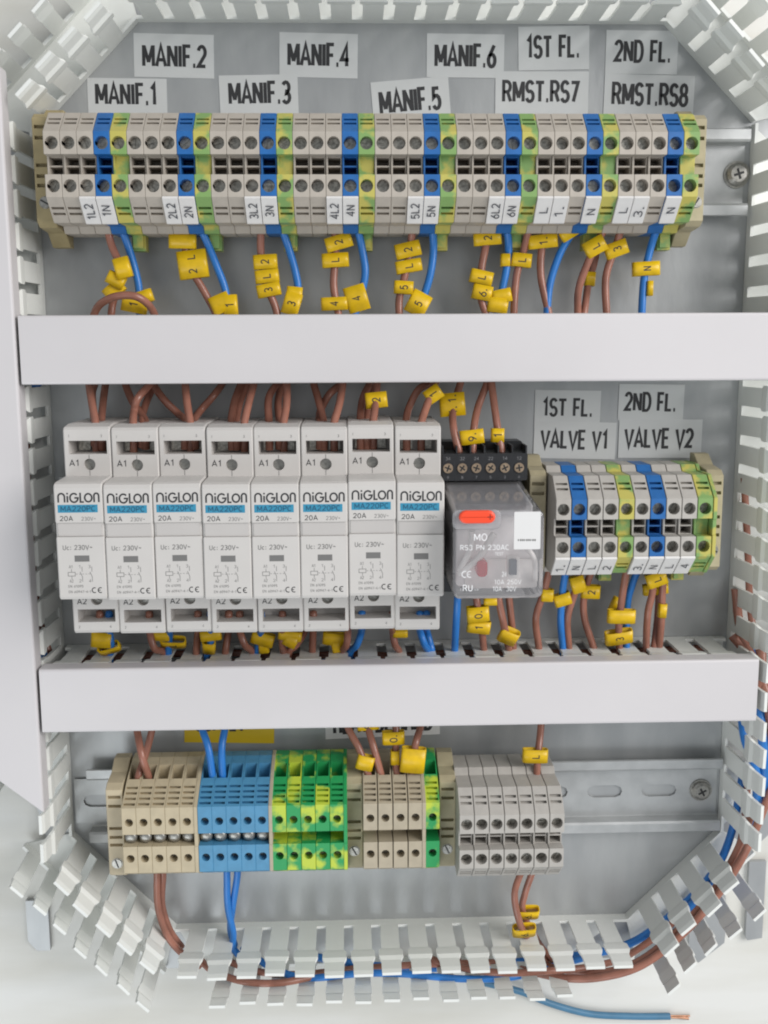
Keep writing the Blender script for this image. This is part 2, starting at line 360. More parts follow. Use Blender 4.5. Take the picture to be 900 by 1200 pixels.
def trunking(label, p0, p1, W, dz, covered=False, inner_tilt=0.0, outer_tilt=0.0, jit=2.5, phase=0.0, ends=(0, 0), ground=()):
    p0 = Vector((*p0, 0)); p1 = Vector((*p1, 0)); u = (p1 - p0); L = u.length; u.normalize()
    v = Vector((-u.y, u.x, 0)); mid = (p0 + p1) / 2
    if v.dot(mid - Vector((20, -70, 0))) < 0: p0, p1 = p1, p0; u = -u; v = -v
    t = thing('slotted_trunking', label, 'trunking', (p0.x, p0.y, 0), math.atan2(u.y, u.x), 'white slotted trunking framing the panel')
    # local: x along, y outward (0 = inner wall face), z up
    mb = MB(); T = 1.3
    fl = [(0, .02), (L, .02), (L - ends[1], W - .02), (ends[0], W - .02)]
    mb.add([(x, y, .05 + dz) for x, y in fl] + [(x, y, 1.3 + dz) for x, y in fl], [(3, 2, 1, 0), (4, 5, 6, 7), (0, 1, 5, 4), (1, 2, 6, 5), (2, 3, 7, 6), (3, 0, 4, 7)])
    mb.box(0, L, 0, T, 1.3 + dz, 5); mb.box(ends[0], L - ends[1], W - T, W, 1.3 + dz, 5)
    mb.obj('channel', M_duct, t)
    k = int(L // PITCH); x0 = (L - k * PITCH) / 2 + phase
    for i in range(-3, k + 3):
        x = x0 + PITCH * (i + .5)
        for side in (0, 1):
            if side == 0 and not (4.2 < x < L - 4.2): continue
            if side == 1 and not (ends[0] + 4.2 < x < L - ends[1] - 4.2): continue
            o = bpy.data.objects.new('finger', FM2 if side and not covered else FM); C.objects.link(o); o.parent = t
            j = 0.6 if covered else jit
            if side == 0:
                o.location = Vector((x, 0.01, 5)) * MM
                o.rotation_euler = (math.radians(inner_tilt + random.uniform(-j, j)), random.uniform(-1, 1) * math.radians(j * .5), math.radians(random.uniform(-j, j)))
                # bulge points outward from the channel: mirror so the ridge faces the inside of the panel
                o.scale = (1, -1, 1); o.location.y = T * MM
            else:
                o.location = Vector((x, W - T, 5)) * MM
                o.rotation_euler = (math.radians(outer_tilt + random.uniform(-j, j)), random.uniform(-1, 1) * math.radians(j * .6), math.radians(random.uniform(-j, j)))
    return t, L
def cover_bar(t, x0, x1, W, cut0=0.0, cut1=0.0, skirt=8.0, z=42.2, inn=1.9):
    """snap-on lid: top plate with two skirts and rounded edges; cut0 / cut1 mitre its ends"""
    prof = [(-inn, z - skirt), (-inn, z - 0.9), (.3 - inn, z - 0.25), (1 - inn, z), (W + .9, z), (W + 1.6, z - .25), (W + 1.9, z - .9), (W + 1.9, z - skirt), (W + .9, z - skirt), (W + .9, z - 1.1), (1 - inn, z - 1.1), (1 - inn, z - skirt)]
    n = len(prof); mb = MB()
    a = [(x0 + cut0 * (y + 2) / (W + 4), y, q) for y, q in prof]; b = [(x1 - cut1 * (y + 2) / (W + 4), y, q) for y, q in prof]
    mb.add(a + b, [(i, (i + 1) % n, n + (i + 1) % n, n + i) for i in range(n)] + [tuple(range(n - 1, -1, -1)), tuple(n + i for i in range(n))])
    o = mb.obj('cover', M_cover, t); return o
trunking('white slotted trunking without cover along the top edge above the manifold stickers', (-84, 129.5), (130, 129.5), 25, 0.0, jit=1.3, ends=(20, 20))
trunking('short white diagonal trunking beside the MANIF.1 sticker, fingers open', (-127.5, 86), (-84, 129.5), 20, 0.15, jit=1.6, outer_tilt=4, ends=(-12, -12))
trunking('short white diagonal trunking beside the RMST.RS8 sticker, fingers open', (168.5, 91), (130, 129.5), 20, 0.15, jit=1.6, outer_tilt=3, ends=(-12, -12))
tl, L = trunking('long white vertical trunking closed by a plain cover, beside the contactors', (-127.5, 86), (-127.5, -218), 25, 0.3, covered=True, phase=2, inner_tilt=-2, ends=(22, 22))
cover_bar(tl, 27, 322, 25, 24, 24, inn=-.3)
trunking('long open white trunking holding brown and blue wires beside the rail ends', (168.5, -222), (168.5, 90), 25, 0.3, jit=1.6, inner_tilt=-3, ends=(22, 22))
trunking('short white diagonal trunking beside the beige terminals, empty, fingers splayed wide', (-127.5, -218), (-83, -264.5), 20, 0.15, jit=2.0, outer_tilt=5, ends=(-12, -12))
trunking('white slotted trunking without cover along the bottom with wires running in it', (-83, -264.5), (126.5, -264.5), 20, 0.0, jit=1.3, outer_tilt=6, ends=(27, 10))
trunking('short white diagonal trunking carrying brown and blue wires around the bottom corner', (126.5, -264.5), (168.5, -222), 20, 0.15, jit=3, outer_tilt=3, ends=(-4, -12))
DX0, DX1 = -126.0, 166.5
t, L = trunking('covered white trunking bar below the long row of terminals', (DX0, -12.4), (DX1, -12.4), 22.5, 0.45, covered=True)
cover_bar(t, -0.4, L + .4, 22.5)
t, L = trunking('covered white trunking bar below the row of contactors', (DX0, -130), (DX1, -130), 23, 0.45, covered=True, phase=1.5)
cover_bar(t, -0.4, L + .4, 23)

# ------------------------------------------------------------------ DIN rails
RC = (70.0, -71.5, -203.0)
def rail(label, x0, x1, yc, slots, screws):
    t = thing('din_rail', label, 'rail', (0, yc, 0), 0, 'steel DIN rails on the plate')
    mb = MB()
    # rounded top-hat section, web slotted
    for s in (1, -1):
        prof = [(s * 10.5, 0.1), (s * 13.0, 0.1), (s * 13.4, 0.6), (s * 13.5, 6.0), (s * 14.0, 6.5), (s * 17.1, 6.5), (s * 17.5, 6.9), (s * 17.1, 7.5), (s * 13.2, 7.5), (s * 12.3, 6.8), (s * 12.1, 1.6), (s * 11.6, 1.1), (s * 10.5, 1.1)]
        prism_x(mb, prof, x0, x1)
    xs = [x0] + [v for a in sorted(slots) for v in (a - 12, a + 12)] + [x1]
    for i in range(0, len(xs), 2):
        if xs[i + 1] - xs[i] > .01: mb.box(xs[i], xs[i + 1], -10.5, 10.5, 0.1, 1.1)
    for a in slots: holed(mb, a - 12, a + 12, -10.5, 10.5, 1.1, a, 0, stadium(5.2, 2.9), 0.95, 24)
    mb.obj('rail_strip', M_rail, t)
    for sx, r, rot in screws:
        w_ = MB(); cyl(w_, 0, 0, 1.1, 1.9, r + 1.0, 24, r2=r + .9)
        cyl(w_, 0, 0, 1.9, 3.0, r, 24); cyl(w_, 0, 0, 3.0, 4.1, r, 24, r2=r * .72)
        so = w_.obj('screw', M_screw, t, (sx, 0, 0)); so.rotation_euler.z = rot
        c_ = MB()
        for q in (0, 1):
            a, b = (r * .48, r * .11) if q == 0 else (r * .11, r * .48)
            c_.box(-a, a, -b, b, 4.0, 4.16 + q * .02)
        c_.obj('cross_recess', M_dark, so)
    return t
rail('zinc steel rail carrying the long top row of terminals', -124, 166, RC[0], [], [(P(865, 205, 3).x, 4.6, .3)])
rail('zinc steel rail carrying the contactors, relay and short terminal row', -124, 160, RC[1], [], [])
sl = [P((750 + 794) / 2, 930, 1).x - 25.2 * i for i in range(4)]
rail('zinc steel rail with open slots carrying the bottom row of terminals', -119, 167, RC[2], sl + [P(119, 938, 1).x], [(P(822, 933, 3).x, 4.2, .5)])

# ------------------------------------------------------------------ terminal blocks
PW = 6.1
def term_body_a(windows, W=PW):
    """screw terminal, wire to wire: (y, z) section with two screw shelves and a recess between them"""
    def prof(groove, win):
        up = [(22.5, 9), (22.5, 23), (20, 25.5), (20, 38)]
        sl = []
        if groove:
            for a in (.30, .52):
                y0, z0 = 20 - 8.3 * a, 38 + 9 * a; y1, z1 = 20 - 8.3 * (a + .1), 38 + 9 * (a + .1)
                sl += [(y0, z0), (y0 - .8, z0 - 1.4), (y1 - .8, z1 - 1.4), (y1, z1)]
        up += sl + [(11.7, 47)]
        rec = [(3.6, 47), (3.4, 42)]
        if win: rec += [(3.15, 42), (3.15, 32), (.3, 32), (.3, 42)]
        dn = lambda L: [(-y, z) for y, z in reversed(L)]
        h = up + rec
        return h + dn(h)
    def prof_side():
        h = [(22.5, 9), (22.5, 23), (20, 25.5), (20, 38), (11.7, 47), (3.6, 47), (3.4, 43)]
        return h + [(-y, z) for y, z in reversed(h)]
    mb = MB()
    def shelf_edges(pr):
        return [i for i in range(len(pr)) if abs(pr[i][1] - 47) < .01 and abs(pr[(i + 1) % len(pr)][1] - 47) < .01 and abs(pr[i][0] - pr[(i + 1) % len(pr)][0]) > 5]
    a = prof_side(); b = prof(True, windows)
    h = W / 2 - .05
    prism_x(mb, a, -h, -h + .75, .18, 0, skip=shelf_edges(a))
    prism_x(mb, b, -h + .75, h - .55, 0, 0, skip=shelf_edges(b))
    c = prof(False, windows) if not windows else [(y, z) for y, z in prof(False, False)]
    prism_x(mb, c, h - .55, h, 0, .18, skip=shelf_edges(c))
    for s in (1, -1):
        y0, y1 = sorted((s * 3.6, s * 11.7))
        holed(mb, -h + .18, h - .18, y0, y1, 47, 0, s * 7.65, circ(2.4), 6)
    return mb.mesh('housing')
def term_body_b(W=6.0):
    """beige style: lower, four grooves on the slope, funnel wire entries, open gap with the clamp screws"""
    def prof(gro, fun):
        h = [(26, 8.5), (26, 14)]
        h += [(25.2, 16), (22.6, 24.5)] if not fun else [(25.2, 16), (24.4, 18.6), (17.6, 18.6), (21.6, 27.2)]
        h += [(20.6, 29)]
        if gro:
            for a in (.14, .36, .58, .80):
                y0, z0 = 20.6 - 6.2 * a, 29 + 11 * a; y1, z1 = 20.6 - 6.2 * (a + .1), 29 + 11 * (a + .1)
                h += [(y0, z0), (y0 - 1.3, z0 - 1.0), (y1 - 1.3, z1 - 1.0), (y1, z1)]
        h += [(14.4, 40), (2.7, 40), (2.6, 30)]
        return h + [(-y, z) for y, z in reversed(h)]
    mb = MB(); hw = W / 2 - .04
    def edges(pr): return [i for i in range(len(pr)) if abs(pr[i][1] - 40) < .01 and abs(pr[(i + 1) % len(pr)][1] - 40) < .01 and abs(pr[i][0] - pr[(i + 1) % len(pr)][0]) > 5]
    a, b, c = prof(0, 0), prof(1, 1), prof(0, 0)
    prism_x(mb, a, -hw, -hw + .6, .15, 0, skip=edges(a)); prism_x(mb, b, -hw + .6, hw - .5, skip=edges(b)); prism_x(mb, c, hw - .5, hw, 0, .15, skip=edges(c))
    for s in (1, -1):
        y0, y1 = sorted((s * 2.7, s * 14.4))
        holed(mb, -hw + .15, hw - .15, y0, y1, 40, 0, s * 8.0, circ(1.75), 5)
    return mb.mesh('housing')
BA_W, BA_S = term_body_a(True), term_body_a(False); BB = term_body_b()
BA = {}
def body(base, m):
    k = (base.name, m.name)
    if k not in BA:
        me = base.copy(); me.materials.clear(); me.materials.append(m); BA[k] = me
    return BA[k]
SCR = recess_screw(2.3); SCR.materials.append(M_dscrew); SCR2 = recess_screw(1.7); SCR2.materials.append(M_dscrew)
def clampscrew():
    mb = MB(); cyl(mb, 0, 0, 28, 37.0, 2.55, 18, dome=.7, smooth=True); me = mb.mesh('clamp_screw'); me.materials.append(M_screw); return me
CSC = clampscrew()
TAGM = None
def tag_mesh(W):
    # lies on the lower slope from (-11.9, 47) to (-20.2, 38)
    mb = MB(); h = W / 2 - .12
    prof = [(-11.5, 47.25), (-20.2, 37.8), (-20.6, 38.2), (-20.4, 38.9), (-12.3, 47.75)]
    prism_x(mb, prof, -h, h, .1, .1); me = mb.mesh('marker_tag'); me.materials.append(M_tag); return me
TAGM = tag_mesh(PW)
sd = Vector((0, -8.3, -9)).normalized()                     # down the lower slope
nrm = Vector((0, -9, 8.3)).normalized()
def terminal(kind, m, loc, label, group, text=None, ink=M_pen, rot180=False, tagonly=False):
    t = thing('terminal_block', label, 'terminal', loc, 0, group)
    if kind == 'a': mobj('housing', body(BA_W, m), None, t)
    elif kind == 's':
        mobj('housing', body(BA_S, m), None, t)
        fm = MB(); fm.box(-2.7, 2.7, -28.5, -22.4, 9, 15.5); fm.box(-2.0, 2.0, -27.6, -22.4, 15.5, 17); fm.obj('rail_foot', m, t)
    else: mobj('housing', body(BB, m), None, t)
    for s in (1, -1):
        if kind == 'b': o = mobj('screw', SCR2, None, t, (0, s * 8.0, 36.0))
        else: o = mobj('screw', SCR, None, t, (0, s * 7.65, random.uniform(42.4, 43.9)))
        o.rotation_euler.z = random.uniform(0, 3.14)
    if kind == 'b' and m not in (M_earth2, M_beige2): mobj('clamp_screw', CSC, None, t)
    if text is not None:
        g = mobj('marker_tag', TAGM, None, t)
        if text:
            mb = MB(); L = {1: 3.2, 2: 5.4, 3: 7.4}[min(3, len(text))]
            # text x runs up the slope, its top towards -x
            c = Vector((0, -16.4, 43.2)) + nrm * .28 + sd * random.uniform(-.6, .6)
            ux = -sd; uy = Vector((-1, 0, 0)); un_ = ux.cross(uy)
            mt = Matrix(((ux.x, uy.x, un_.x, c.x), (ux.y, uy.y, un_.y, c.y), (ux.z, uy.z, un_.z, c.z), (0, 0, 0, 1)))
            txt(mb, text, -L / 2, L / 2, -1.75, 1.75, .12, .012, random.uniform(-.06, .06), mt)
            mb.obj('lettering', ink, g, raw=True)
    return t
xa, xb = P(60, 168, 47).x, P(811, 168, 47).x
TX = [xa + (xb - xa) * i / 39 for i in range(40)]
YT = 66.6
tg = 'terminal blocks in the long top row'
for i in range(8):
    n_ = i + 1
    if i < 6: names = [None, None, f'{n_}L2', f'{n_}N', None]
    elif i == 6: names = ['L', '1.', None, 'N', None]
    else: names = ['L', '3.', None, 'N', None]
    room = '1ST FL. sticker' if i == 6 else '2ND FL. sticker'
    for k in range(5):
        tx = names[k]; x = TX[i * 5 + k]
        m = M_blue if k == 3 else M_earth if k == 4 else M_grey
        if i < 6:
            lb = [f'untagged grey terminal block two places before the one tagged {n_}L2', f'untagged grey terminal block directly beside the one tagged {n_}L2',
                  f'grey terminal block with white tag reading {n_}L2', f'blue terminal block with white tag reading {n_}N', f'green and yellow earth terminal block directly after blue terminal {n_}N'][k]
        else:
            lb = [f'grey terminal block tagged L in the top row under the {room}', f'grey terminal block tagged {tx} in the top row under the {room}',
                  f'untagged grey terminal in the top row beside the blue N under the {room}', f'blue terminal block tagged N in the top row under the {room}',
                  f'green and yellow earth terminal in the top row after the {room} blue block'][k]
        terminal('s' if k == 4 else 'a', m, (x, YT, 0), lb, tg, tx)
xa, xb = P(660.5, 598, 47).x, P(826.7, 598, 47).x
for i, (c, tx) in enumerate((('g', '1.'), ('b', 'N'), ('g', 'L'), ('g', '2'), ('e', None), ('g', '3.'), ('b', 'N'), ('g', 'L'), ('g', '4'), ('e', None))):
    val = 'V1' if i < 5 else 'V2'
    wd_ = ['end', 'second', 'third', 'fourth', 'fifth', 'sixth', 'seventh', 'eighth', 'ninth', 'tenth'][i]
    lb = {'g': f'grey terminal block tagged {tx}, {wd_} from the relay in the short row', 'b': f'blue terminal block tagged N in the short row under the VALVE {val} sticker',
          'e': f'green and yellow earth terminal block in the short row under VALVE {val}'}[c]
    terminal('s' if c == 'e' else 'a', {'g': M_grey2, 'b': M_blue, 'e': M_earth}[c], (xa + (xb - xa) * i / 9, -72.0, 0), lb, 'terminal blocks in the short row beside the relay', tx)
bg_ = 'terminal blocks in the bottom row'
YB = -203.4
def brow(pxs, z, kind, m, labels, text=None):
    xs = [P(p, 965, z).x for p in pxs]; n = len(xs)
    for i in range(n):
        x = xs[0] + (xs[-1] - xs[0]) * i / max(1, n - 1)
        terminal(kind, m, (x, YB, 0), labels[i], bg_)
ordn = ['first', 'second', 'third', 'fourth', 'fifth', 'sixth', 'seventh']
brow((151, 169, 186, 202, 219), 40, 'b', M_beige, [f'beige terminal block, {ordn[4 - i]} from the light blue terminals' for i in range(5)])
brow((240, 257, 274, 290, 307), 40, 'b', M_lblue, [f'light blue terminal block, {ordn[i]} from the beige terminals' for i in range(5)])
brow((327, 344, 361, 378, 395), 40, 'b', M_earth2, [f'vivid green and yellow terminal block, {ordn[i]} from the light blue terminals' for i in range(5)])
brow((434, 452, 469, 487), 40, 'b', M_beige2, [f'beige terminal block of the group of four, {ordn[3 - i]} from the lone green terminal' for i in range(4)])
brow((507,), 40, 'b', M_earth2, ['lone green and yellow terminal block between beige terminals and end clamp'])
brow((547, 565, 582, 600, 617, 635, 653), 47, 'a', M_grey2, [f'pale grey terminal block, {ordn[6 - i]} from the open slots of the bottom rail' for i in range(7)])
# thin end plates
def end_plate(x, y, kind, m, label):
    if kind == 'a': h = [(22.7, 9), (22.7, 23), (20.3, 25.5), (20.3, 38.2), (11.8, 47.3), (3.3, 47.3), (3.0, 46.8)]
    else: h = [(26.2, 8.5), (26.2, 14), (22.8, 24.7), (20.8, 29), (14.5, 40.3), (3.0, 40.3), (2.7, 40.0)]
    mb = MB(); prism_x(mb, h + [(-a, b) for a, b in reversed(h)], -.75, .75, .15, .15)
    o = mb.obj('end_plate', m, None, (x, y, 0)); tag(o, label, 'end plate', 'thin end plates of the terminal rows'); return o
end_plate(xb + 3.95, -72.0, 'a', M_earth, 'thin green and yellow end plate closing the short row of terminals')
end_plate(P(229, 965, 40).x + .1, YB, 'b', M_beige, 'thin beige end plate between the beige and light blue terminals')
end_plate(P(317, 965, 40).x, YB, 'b', M_beige2, 'thin beige end plate between the light blue and green terminals')
end_plate(P(403.7, 965, 40).x + .4, YB, 'b', M_earth2, 'thin yellow end plate after the five green and yellow terminals')
end_plate(P(497, 965, 40).x, YB, 'b', M_beige2, 'thin beige end plate between the four beige terminals and green one')
# end clamps
def end_clamp(x, y, label, m, W=6.5, H=33, screw_y=-12):
    t = thing('end_clamp', label, 'end clamp', (x, y, 0), 0, 'beige end clamps on the rails')
    def prof(g):
        h0 = [(26, 8.8), (26, 14), (22, 20), (21, H - 3), (19, H)]
        L = list(h0)
        if g:
            for a in (16.5, 12.5, 2.5, -1.5, -5.0): L += [(a, H), (a - .1, H - 1.6), (a - 1.3, H - 1.6), (a - 1.4, H)]
        L += [(-19, H), (-21, H - 3), (-22, 20), (-27, 14), (-27, 8.8)]
        return L
    mb = MB(); h = W / 2
    a, b = prof(0), prof(1)
    prism_x(mb, a, -h, -h + .8, .25, 0); prism_x(mb, b, -h + .8, h - .8); prism_x(mb, a, h - .8, h, 0, .25)
    mb.obj('housing', m, t)
    r = MB(); cyl(r, 0, 0, -.5, .35, 2.35, 18); cyl(r, 0, 0, .35, .75, 2.2, 18, r2=2.0)
    so = r.obj('screw', M_screw, t, (0, screw_y, H - .2)); so.rotation_euler.z = random.uniform(0, 3)
    c = MB(); c.box(-1.9, 1.9, -.3, .3, .7, .82); c.obj('slot', M_dark, so)
    return t
end_clamp(TX[0] - 6.9, YT, 'beige end clamp at the MANIF.1 end of the long top row', M_clamp, 7.2, 34)
end_clamp(TX[39] + 6.6, YT, 'beige end clamp at the RMST.RS8 end of the long top row', M_clamp2, 6.2, 34)
end_clamp(xa - 7.2, -72, 'beige end clamp between the relay and the short terminal row', M_clamp2, 6.8, 30)
end_clamp(xb + 8.6, -72, 'beige end clamp after the green end plate of the short row', M_clamp2, 6.5, 33)
end_clamp(P(140, 965, 34).x - 2.2, YB, 'beige end clamp before the five beige terminals on the bottom rail', M_beige, 7, 32, -14)
end_clamp(P(415, 965, 31).x, YB, 'beige end clamp between the green terminals and four beige ones', M_clamp2, 7.4, 30, -11.5)
end_clamp(P(524.5, 965, 31).x, YB, 'beige end clamp between the lone green terminal and pale grey ones', M_clamp2, 7.0, 30, -11.5)

# ------------------------------------------------------------------ contactors
CW = 17.85
def contactor_parts():
    h = CW / 2 - .06
    W1, W2 = (35.0, 29.9), (-30.8, -35.9)
    def prof(win):
        p = [(41, 9), (41, 45), (40.2, 51), (39.2, 52)]
        if win: p += [(W1[0], 52), (W1[0], 39), (W1[1], 39), (W1[1], 52)]
        else: p += [(W1[0], 52), (W1[1], 52)]
        p += [(21.6, 52), (21.2, 66.5), (20.6, 68.4), (19.2, 69), (6.3, 69), (6.3, 68.2), (1.0, 68.2), (1.0, 69), (-21.6, 69), (-22.6, 68.5), (-23.0, 67), (-23.3, 52)]
        if win: p += [(W2[0], 52), (W2[0], 41), (W2[1], 41), (W2[1], 52)]
        else: p += [(W2[0], 52), (W2[1], 52)]
        p += [(-39.2, 52), (-40.4, 51), (-41, 47), (-41, 9)]
        return p
    def edge(pr, ya, yb): return [i for i in range(len(pr)) if abs(pr[i][0] - ya) < .01 and abs(pr[(i + 1) % len(pr)][0] - yb) < .01 and pr[i][1] == 52 and pr[(i + 1) % len(pr)][1] == 52]
    mb = MB(); a, b = prof(0), prof(1)
    sk = lambda p: edge(p, 29.9, 21.6) + edge(p, -23.3, -30.8)
    prism_x(mb, a, -h, -h + 1.9, .45, 0, skip=sk(a)); prism_x(mb, b, -h + 1.9, h - 1.4, skip=sk(b)); prism_x(mb, a, h - 1.4, h, 0, .45, skip=sk(a))
    holed(mb, -h + .45, h - .45, 21.6, 29.9, 52, .6, 25.9, circ(2.25), 6, 20)
    holed(mb, -h + .45, h - .45, -30.8, -23.3, 52, .6, -26.9, circ(2.25), 6, 20)
    hous = mb.mesh('housing'); hous.materials.append(M_white)
    # wire entry grille on the top end
    mb = MB()
    for i in range(4): mb.box(-7.6 + i * 3.9, -4.2 + i * 3.9, 40.9, 41.12, 26, 44)
    grille = mb.mesh('wire_entry'); grille.materials.append(M_bandgrey)
    mb = MB(); mb.box(-h + .9, h - .9, 1.15, 6.15, 68.1, 68.5)
    lever = mb.mesh('lever_recess'); lever.materials.append(M_bandgrey)
    mb = MB(); mb.box(-h + 1.3, h - 1.9, 10.1, 13.0, 68.7, 69.05); band = mb.mesh('model_band'); band.materials.append(M_tealband)
    mb = MB(); mb.box(-2.4, 3.0, -8.3, -6.0, 68.7, 69.06); win = mb.mesh('indicator_window'); win.materials.append(M_ink2)
    mb = MB(); mb.box(-2.2, 2.2, -2.0, 2.0, 0, 1.8)
    cage = mb.mesh('clamp_jaw'); cage.materials.append(M_dscrew)
    # lettering
    mb = MB(); z = 69.05
    y0, y1 = 13.9, 17.2; x = -h + 1.5; lw = .62
    def arch(x0, x1): stroke(mb, [(x0, y0)] + arc((x0 + x1) / 2, y1 - (x1 - x0) / 2, (x1 - x0) / 2, (x1 - x0) / 2, 180, 0, 8) + [(x1, y0)], lw, z)
    arch(-7.2, -4.9)
    stroke(mb, [(-3.85, y0), (-3.85, y1 - .9)], lw, z); stroke(mb, [(-3.85, y1 - .35), (-3.85, y1 + .25)], lw, z)
    stroke(mb, arc(-1.45, (y0 + y1) / 2, 1.45, 1.62, 42, 360, 14) + [(-1.3, (y0 + y1) / 2)], lw, z)
    stroke(mb, [(.85, y1 + .25), (.85, y0 + .1), (2.1, y0 + .1)], lw, z)
    stroke(mb, arc(3.75, (y0 + y1) / 2, 1.3, 1.5, 0, 345, 15), lw, z, closed=True)
    arch(5.85, 7.55)
    txt(mb, '20A', -7.1, -2.2, 6.95, 8.9, z, .03)
    for i, yc in ((0, 25.9), (1, -26.9)):
        nm = 'A1' if i == 0 else 'A2'
        txt(mb, nm, -7.0, -3.2, yc - 1.0 + (.4 if i == 0 else -.9), yc + 1.5 + (.4 if i == 0 else -.9), 52.06, .02)
    txt(mb, '1', -6.9, -6.6, 36.3, 37.3, 52.06); txt(mb, '3', 5.2, 5.8, 36.3, 37.3, 52.06)
    txt(mb, '2', -6.9, -6.3, -38.3, -37.3, 52.06); txt(mb, '4', 5.2, 5.8, -38.3, -37.3, 52.06)
    stroke(mb, [(.6, 23.6), (.6, 21.7)], .16, 52.06); stroke(mb, [(.6, 29.7), (.6, 28.2)], .16, 52.06)
    stroke(mb, arc(4.3, -19.2, .9, .95, 60, 300, 8), .34, z); stroke(mb, arc(6.5, -19.2, .9, .95, 60, 300, 8), .34, z); stroke(mb, [(5.7, -19.2), (6.5, -19.2)], .3, z)
    let = mb.mesh('lettering'); let.materials.append(M_ink)
    mb = MB()
    txt(mb, '230V~', .8, 6.2, 7.0, 8.5, z, .0); txt(mb, 'Uc: 230V~', -6.6, 4.4, -3.9, -2.0, z, .012)
    for s, xx in (('A1', -4.7), ('1', -1.2), ('3', 2.4)): txt(mb, s, xx, xx + (.5 * len(s) + .4), -10.8, -9.6, z)
    for s, xx in (('A2', -4.7), ('2', -1.2), ('4', 2.4)): txt(mb, s, xx, xx + (.5 * len(s) + .4), -16.2, -15.0, z)
    stroke(mb, [(-5.1, -12.3), (-2.5, -12.3), (-2.5, -13.7), (-5.1, -13.7)], .18, z, closed=True)
    stroke(mb, [(-3.8, -11.1), (-3.8, -12.2)], .16, z); stroke(mb, [(-3.8, -13.8), (-3.8, -14.9)], .16, z)
    for xx in (.1, 3.7):
        stroke(mb, [(xx, -10.2), (xx, -12.1)], .17, z); stroke(mb, [(xx - .8, -12.2), (xx, -14.0), (xx, -15.9)], .17, z)
    for k in range(5): stroke(mb, [(-2.2 + k * 1.15, -13.0), (-1.6 + k * 1.15, -13.0)], .15, z)
    txt(mb, 'EN 61095', -5.3, .3, -18.1, -17.1, z); txt(mb, 'EN 60947-4-1', -5.3, 3.0, -20.2, -19.2, z)
    let2 = mb.mesh('small_print'); let2.materials.append(M_ink2)
    mb = MB(); txt(mb, 'MA220PC', -6.6, 6.3, 10.5, 12.6, z + .08, .02); bandtxt = mb.mesh('band_lettering'); bandtxt.materials.append(M_tealink)
    sc = recess_screw(2.15); sc.materials.append(M_screw)
    return dict(housing=hous, wire_entry=grille, lever_recess=lever, model_band=band, indicator_window=win, lettering=let, small_print=let2), bandtxt, sc, cage
CP, BT, CSCR, CAGE = contactor_parts()
cx0, cx1 = P(64.5, 620, 69).x, P(521, 620, 69).x
for i in range(8):
    x = cx0 + (cx1 - cx0) * (i + .5) / 8
    near = {0: 'beside the covered left trunking', 7: 'beside the clear relay'}
    lb = ['white contactor marked 20A, end one beside the vertical trunking', 'white contactor marked 20A, second from the vertical trunking', 'white contactor marked 20A, third from the vertical trunking', 'white contactor marked 20A, fourth from the vertical trunking',
          'white contactor marked 20A, fourth from the clear relay', 'white contactor marked 20A, third from the clear relay', 'white contactor marked 20A, second from the clear relay', 'white contactor marked 20A, directly beside the clear relay'][i]
    t = thing('contactor', lb, 'contactor', (x, -70.5 + random.uniform(-.35, .35), random.uniform(-.3, .3)), random.uniform(-.004, .004), 'row of white contactors')
    for nm, me in CP.items():
        o = mobj(nm, me, None, t)
        if nm == 'model_band': mobj('band_lettering', BT, None, o)
    for sx in (-3.7, 3.9): mobj('clamp_jaw', CAGE, None, t, (sx, 32.4, 39.02))
    for yc in (25.9, -26.9):
        o = mobj('screw', CSCR, None, t, (.6, yc, 49.8)); o.rotation_euler.z = random.uniform(0, 3)

# ------------------------------------------------------------------ relay and its socket
sx0, sx1 = P(517, 550, 34).x, P(618, 550, 34).x
t = thing('relay_socket', 'black relay socket with a row of brass cross-head screws', 'socket', ((sx0 + sx1) / 2, -71.5, 0))
hw = (sx1 - sx0) / 2
mb = MB()
pf = [(32, 8.8), (32, 20), (29, 24), (28.4, 35), (17.5, 35), (16.5, 11), (-20, 11), (-22, 30), (-29.5, 30), (-30, 20), (-30, 8.8)]
prism_x(mb, pf, -hw, hw, .5, .5); mb.obj('base', M_black, t)
for i in range(7):
    mb = MB(); mb.box(-hw + .3 + i * (2 * hw - 1.2) / 6, -hw + .9 + i * (2 * hw - 1.2) / 6, 28.2, 31.5, 22, 34.4); mb.obj('divider', M_black, t)

num = MB()
M_brass = mat('brass_screw', (0.50, 0.38, 0.27), 0.35, 0.7, var=0.3, scale=700)
for i, (a, b) in enumerate((('34', '9'), ('32', '8'), ('24', '7'), ('22', '5'), ('14', '3'), ('12', '4'))):
    px = 525 + 16.65 * i; x = P(px, 550, 35).x - (sx0 + sx1) / 2
    s = MB(); cyl(s, 0, 0, 34.6, 35.5, 2.1, 18, r2=1.95)
    so = s.obj('screw', M_brass, t, (x, 22.6, 0))
    c = MB(); c.box(-1.35, 1.35, -.3, .3, 35.45, 35.56); c.box(-.3, .3, -1.35, 1.35, 35.45, 35.58); c.obj('cross_recess', M_dark, so).rotation_euler.z = random.uniform(0, 1.5)
    txt(num, a, x - 1.0, x + 1.0, 25.8, 27.1, 35.05); txt(num, b, x - .4, x + .4, 18.3, 19.4, 35.05)
num.obj('lettering', mat('faded_print', (0.26, 0.26, 0.27), .6), t, raw=True)
rx0, rx1, ry0, ry1 = P(531, 650, 80).x, P(637.5, 650, 80).x, P(580, 702, 80).y, P(580, 599, 80).y
t = thing('relay', 'clear plastic plug-in relay with orange test lever and white sticker', 'relay', ((rx0 + rx1) / 2, (ry0 + ry1) / 2, 24))
hx, hy = (rx1 - rx0) / 2, (ry1 - ry0) / 2; ZT = 56.0
